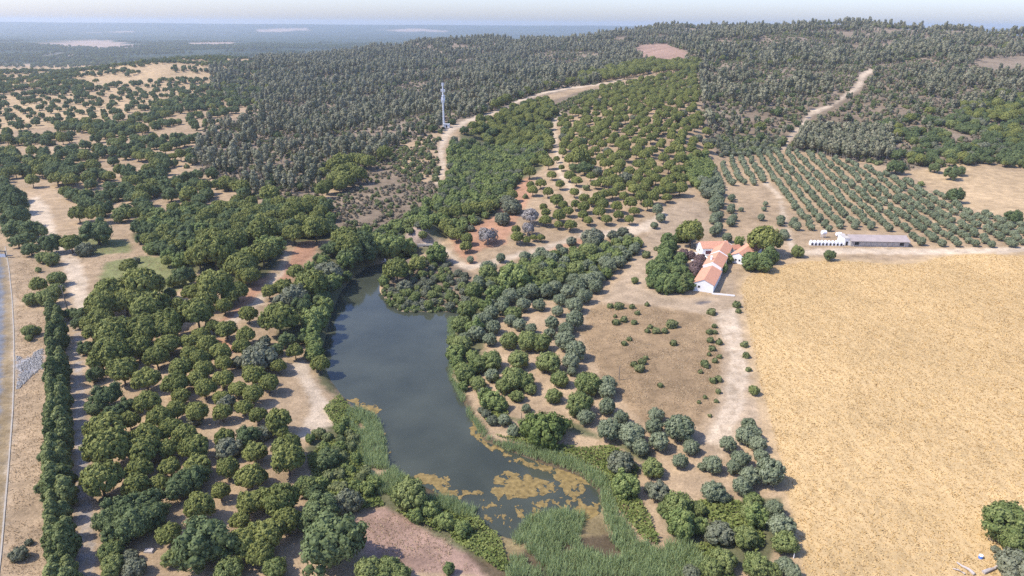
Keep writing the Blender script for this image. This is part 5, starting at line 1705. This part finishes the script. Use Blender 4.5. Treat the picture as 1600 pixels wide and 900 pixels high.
# raised concrete kerb along the canal bank
kb = MB()
kp = []
for a, c in zip(KERB[:-1], KERB[1:]):
    for i in range(6):
        f_ = i / 6
        kp.append((a[0] + (c[0] - a[0]) * f_, a[1] + (c[1] - a[1]) * f_))
kp.append(KERB[-1])
Pk, _, _ = cast([p[0] for p in kp], [p[1] for p in kp])
for i in range(len(Pk) - 1):
    a, c = Pk[i], Pk[i + 1]
    d = (c - a)[:2]; d = d / (np.linalg.norm(d) + 1e-9)
    nx_, ny_ = -d[1] * .15, d[0] * .15
    kb.poly([(a[0] - nx_, a[1] - ny_, a[2] - .3), (c[0] - nx_, c[1] - ny_, c[2] - .3), (c[0] + nx_, c[1] + ny_, c[2] - .3), (a[0] + nx_, a[1] + ny_, a[2] - .3),
             (a[0] - nx_, a[1] - ny_, a[2] + .14), (c[0] - nx_, c[1] - ny_, c[2] + .14), (c[0] + nx_, c[1] + ny_, c[2] + .14), (a[0] + nx_, a[1] + ny_, a[2] + .14)],
            [(0, 3, 2, 1), (4, 5, 6, 7), (0, 1, 5, 4), (2, 3, 7, 6)])
tag(kb.build('kerb', simple('worn_kerb', (.36, .32, .26), .9, .2, .8)), "pale concrete kerb running along the canal bank", kind='structure')

# stone apron on the canal bank
X, Y, Z = scatter([(25, 556), (40, 560), (68, 542), (66, 560), (67, 578), (48, 590), (25, 612), (28, 585)], .36, patch=(2.5, .56, 165))
SV, SF = [], []
for i, (x_, y_, z_) in enumerate(zip(X, Y, Z)):
    s = random.uniform(.12, .27)
    vv = np.array([(-1, -1, -.6), (1, -1, -.6), (1, 1, -.6), (-1, 1, -.6), (-.7, -.6, .6), (.7, -.8, .5), (.6, .7, .7), (-.8, .6, .5)]) * s * rng.uniform(.7, 1.3, (8, 3))
    SV.append(vv + (x_, y_, z_ + .05))
    SF.append(np.array([(0, 3, 2, 1), (4, 5, 6, 7), (0, 1, 5, 4), (1, 2, 6, 5), (2, 3, 7, 6), (3, 0, 4, 7)]) + 8 * i)
if SV:
    tag(link('riprap', mesh_from('riprap', np.concatenate(SV), np.concatenate(SF), simple("grey_rock", (.29, .28, .262), .9, .3, 1.5, .3))), "grey loose stones spread on the canal bank", kind='stuff')

# culvert bridge at the pond's head
c0, c1 = gp(652, 384), gp(684, 385)
ca, cl_ = frame(c0, c1)
cv = bpy.data.objects.new('culvert', None)
COL.objects.link(cv)
cv.location, cv.rotation_euler = c0, (0, 0, ca)
tag(cv, "pale concrete culvert bridge below the spoil mound at the pond's head", 'culvert')
MB().box(0, cl_, -.3, .3, -1.6, .9).build('headwall', M_CONC, cv)
MB().box(0, cl_, .303, 4.0, -1.0, .35).build('deck', M_CONC, cv)
MB().box(cl_ * .3, cl_ * .6, -.36, -.1, -1.4, .1).build('opening', M_DARK, cv)
# footbridge over the inlet
f0 = Vector(flat([(566, 410)], .3)[0]); f1 = Vector(flat([(602, 409)], .3)[0])
fb = bpy.data.objects.new('jetty', None)
COL.objects.link(fb)
fa, fl = frame(f0, f1)
fb.location, fb.rotation_euler = f0, (0, 0, fa)
tag(fb, "thin pale jetty across the narrow head of the pond", 'jetty')
MB().box(0, fl, -.3, .3, .1, .28).build('deck', M_CONC, fb)
for i in range(5):
    MB().box(fl * i / 4 - .1, fl * i / 4 + .1, -.2, .2, -1.5, .098).build('pile', M_CONC, fb)
MB().box(fl - .25, fl + .25, -.25, .25, .283, 1.5).build('post', M_WHITE, fb)

# dead branches and blue drum by the bottom right oaks
def log(label, pts, r):
    P = [gp(*p) for p in pts]
    b = MB()
    b.tube([(q.x, q.y, q.z + .25 + .15 * (i % 2)) for i, q in enumerate(P)], [r * (1 - .6 * i / (len(P) - 1)) for i in range(len(P))], 7)
    o = b.build('dead_branch', M_DEADWOOD)
    tag(o, label, 'dead branch')
log("long forked grey dead branch on the bare patch at bottom right", [(1522, 899), (1513, 892), (1503, 886), (1494, 881)], .32)
log("thin pale dead branch lying left of the forked one", [(1507, 898), (1497, 893), (1488, 890)], .2)
log("curved grey dead log lying under the bottom right oaks", [(1536, 896), (1545, 893), (1553, 890), (1560, 885)], .38)
dp = gp(1532, 872)
dr = bpy.data.objects.new('drum', None)
COL.objects.link(dr)
dr.location = dp
tag(dr, "small blue and white drum on the bare patch at bottom right", 'drum')
MB().tube([(0, 0, 0), (0, 0, .6)], .38, 12).build('drum_body', M_BLUE, dr)
MB().tube([(0, 0, .603), (0, 0, .75)], [.40, .32], 12).build('lid', M_PLASTIC, dr)
dp = gp(233, 862)
MBk = MB()
MBk.poly([(-1.0, -.5, 0), (1.0, -.5, 0), (1.0, .5, 0), (-1.0, .5, 0), (-.8, -.45, .35), (.8, -.45, .35), (.8, .45, .5), (-.8, .45, .5)], [(0, 3, 2, 1), (4, 5, 6, 7), (0, 1, 5, 4), (1, 2, 6, 5), (2, 3, 7, 6), (3, 0, 4, 7)])
tag(MBk.build('boulder', M_DEADWOOD, None, dp), "pale boulder on the bare patch beside the broadest dark oak", 'boulder')

# ------------------------------------------------------------------ haze
hm_, ht, hb = mat("haze_air")
ht.nodes.remove(hb)
vol = nnode(ht, "ShaderNodeVolumePrincipled")
vol.inputs["Color"].default_value = (.72, .80, .87, 1)
vol.inputs["Density"].default_value = HAZE_DENSITY
vol.inputs["Anisotropy"].default_value = .25
ht.links.new(vol.outputs[0], ht.nodes["Material Output"].inputs["Volume"])
zlo, zhi = float(GZ.min()) - 1.0, max(float(GZ.max()) + 20, 132.0)
hx = MB().box(-25000, 25000, -400, 16800, zlo, zhi).build('haze', hm_)
tag(hx, "thin blue haze over the valley", kind='stuff')
print("TERRAIN", NR, NC, GZ.min(), GZ.max())
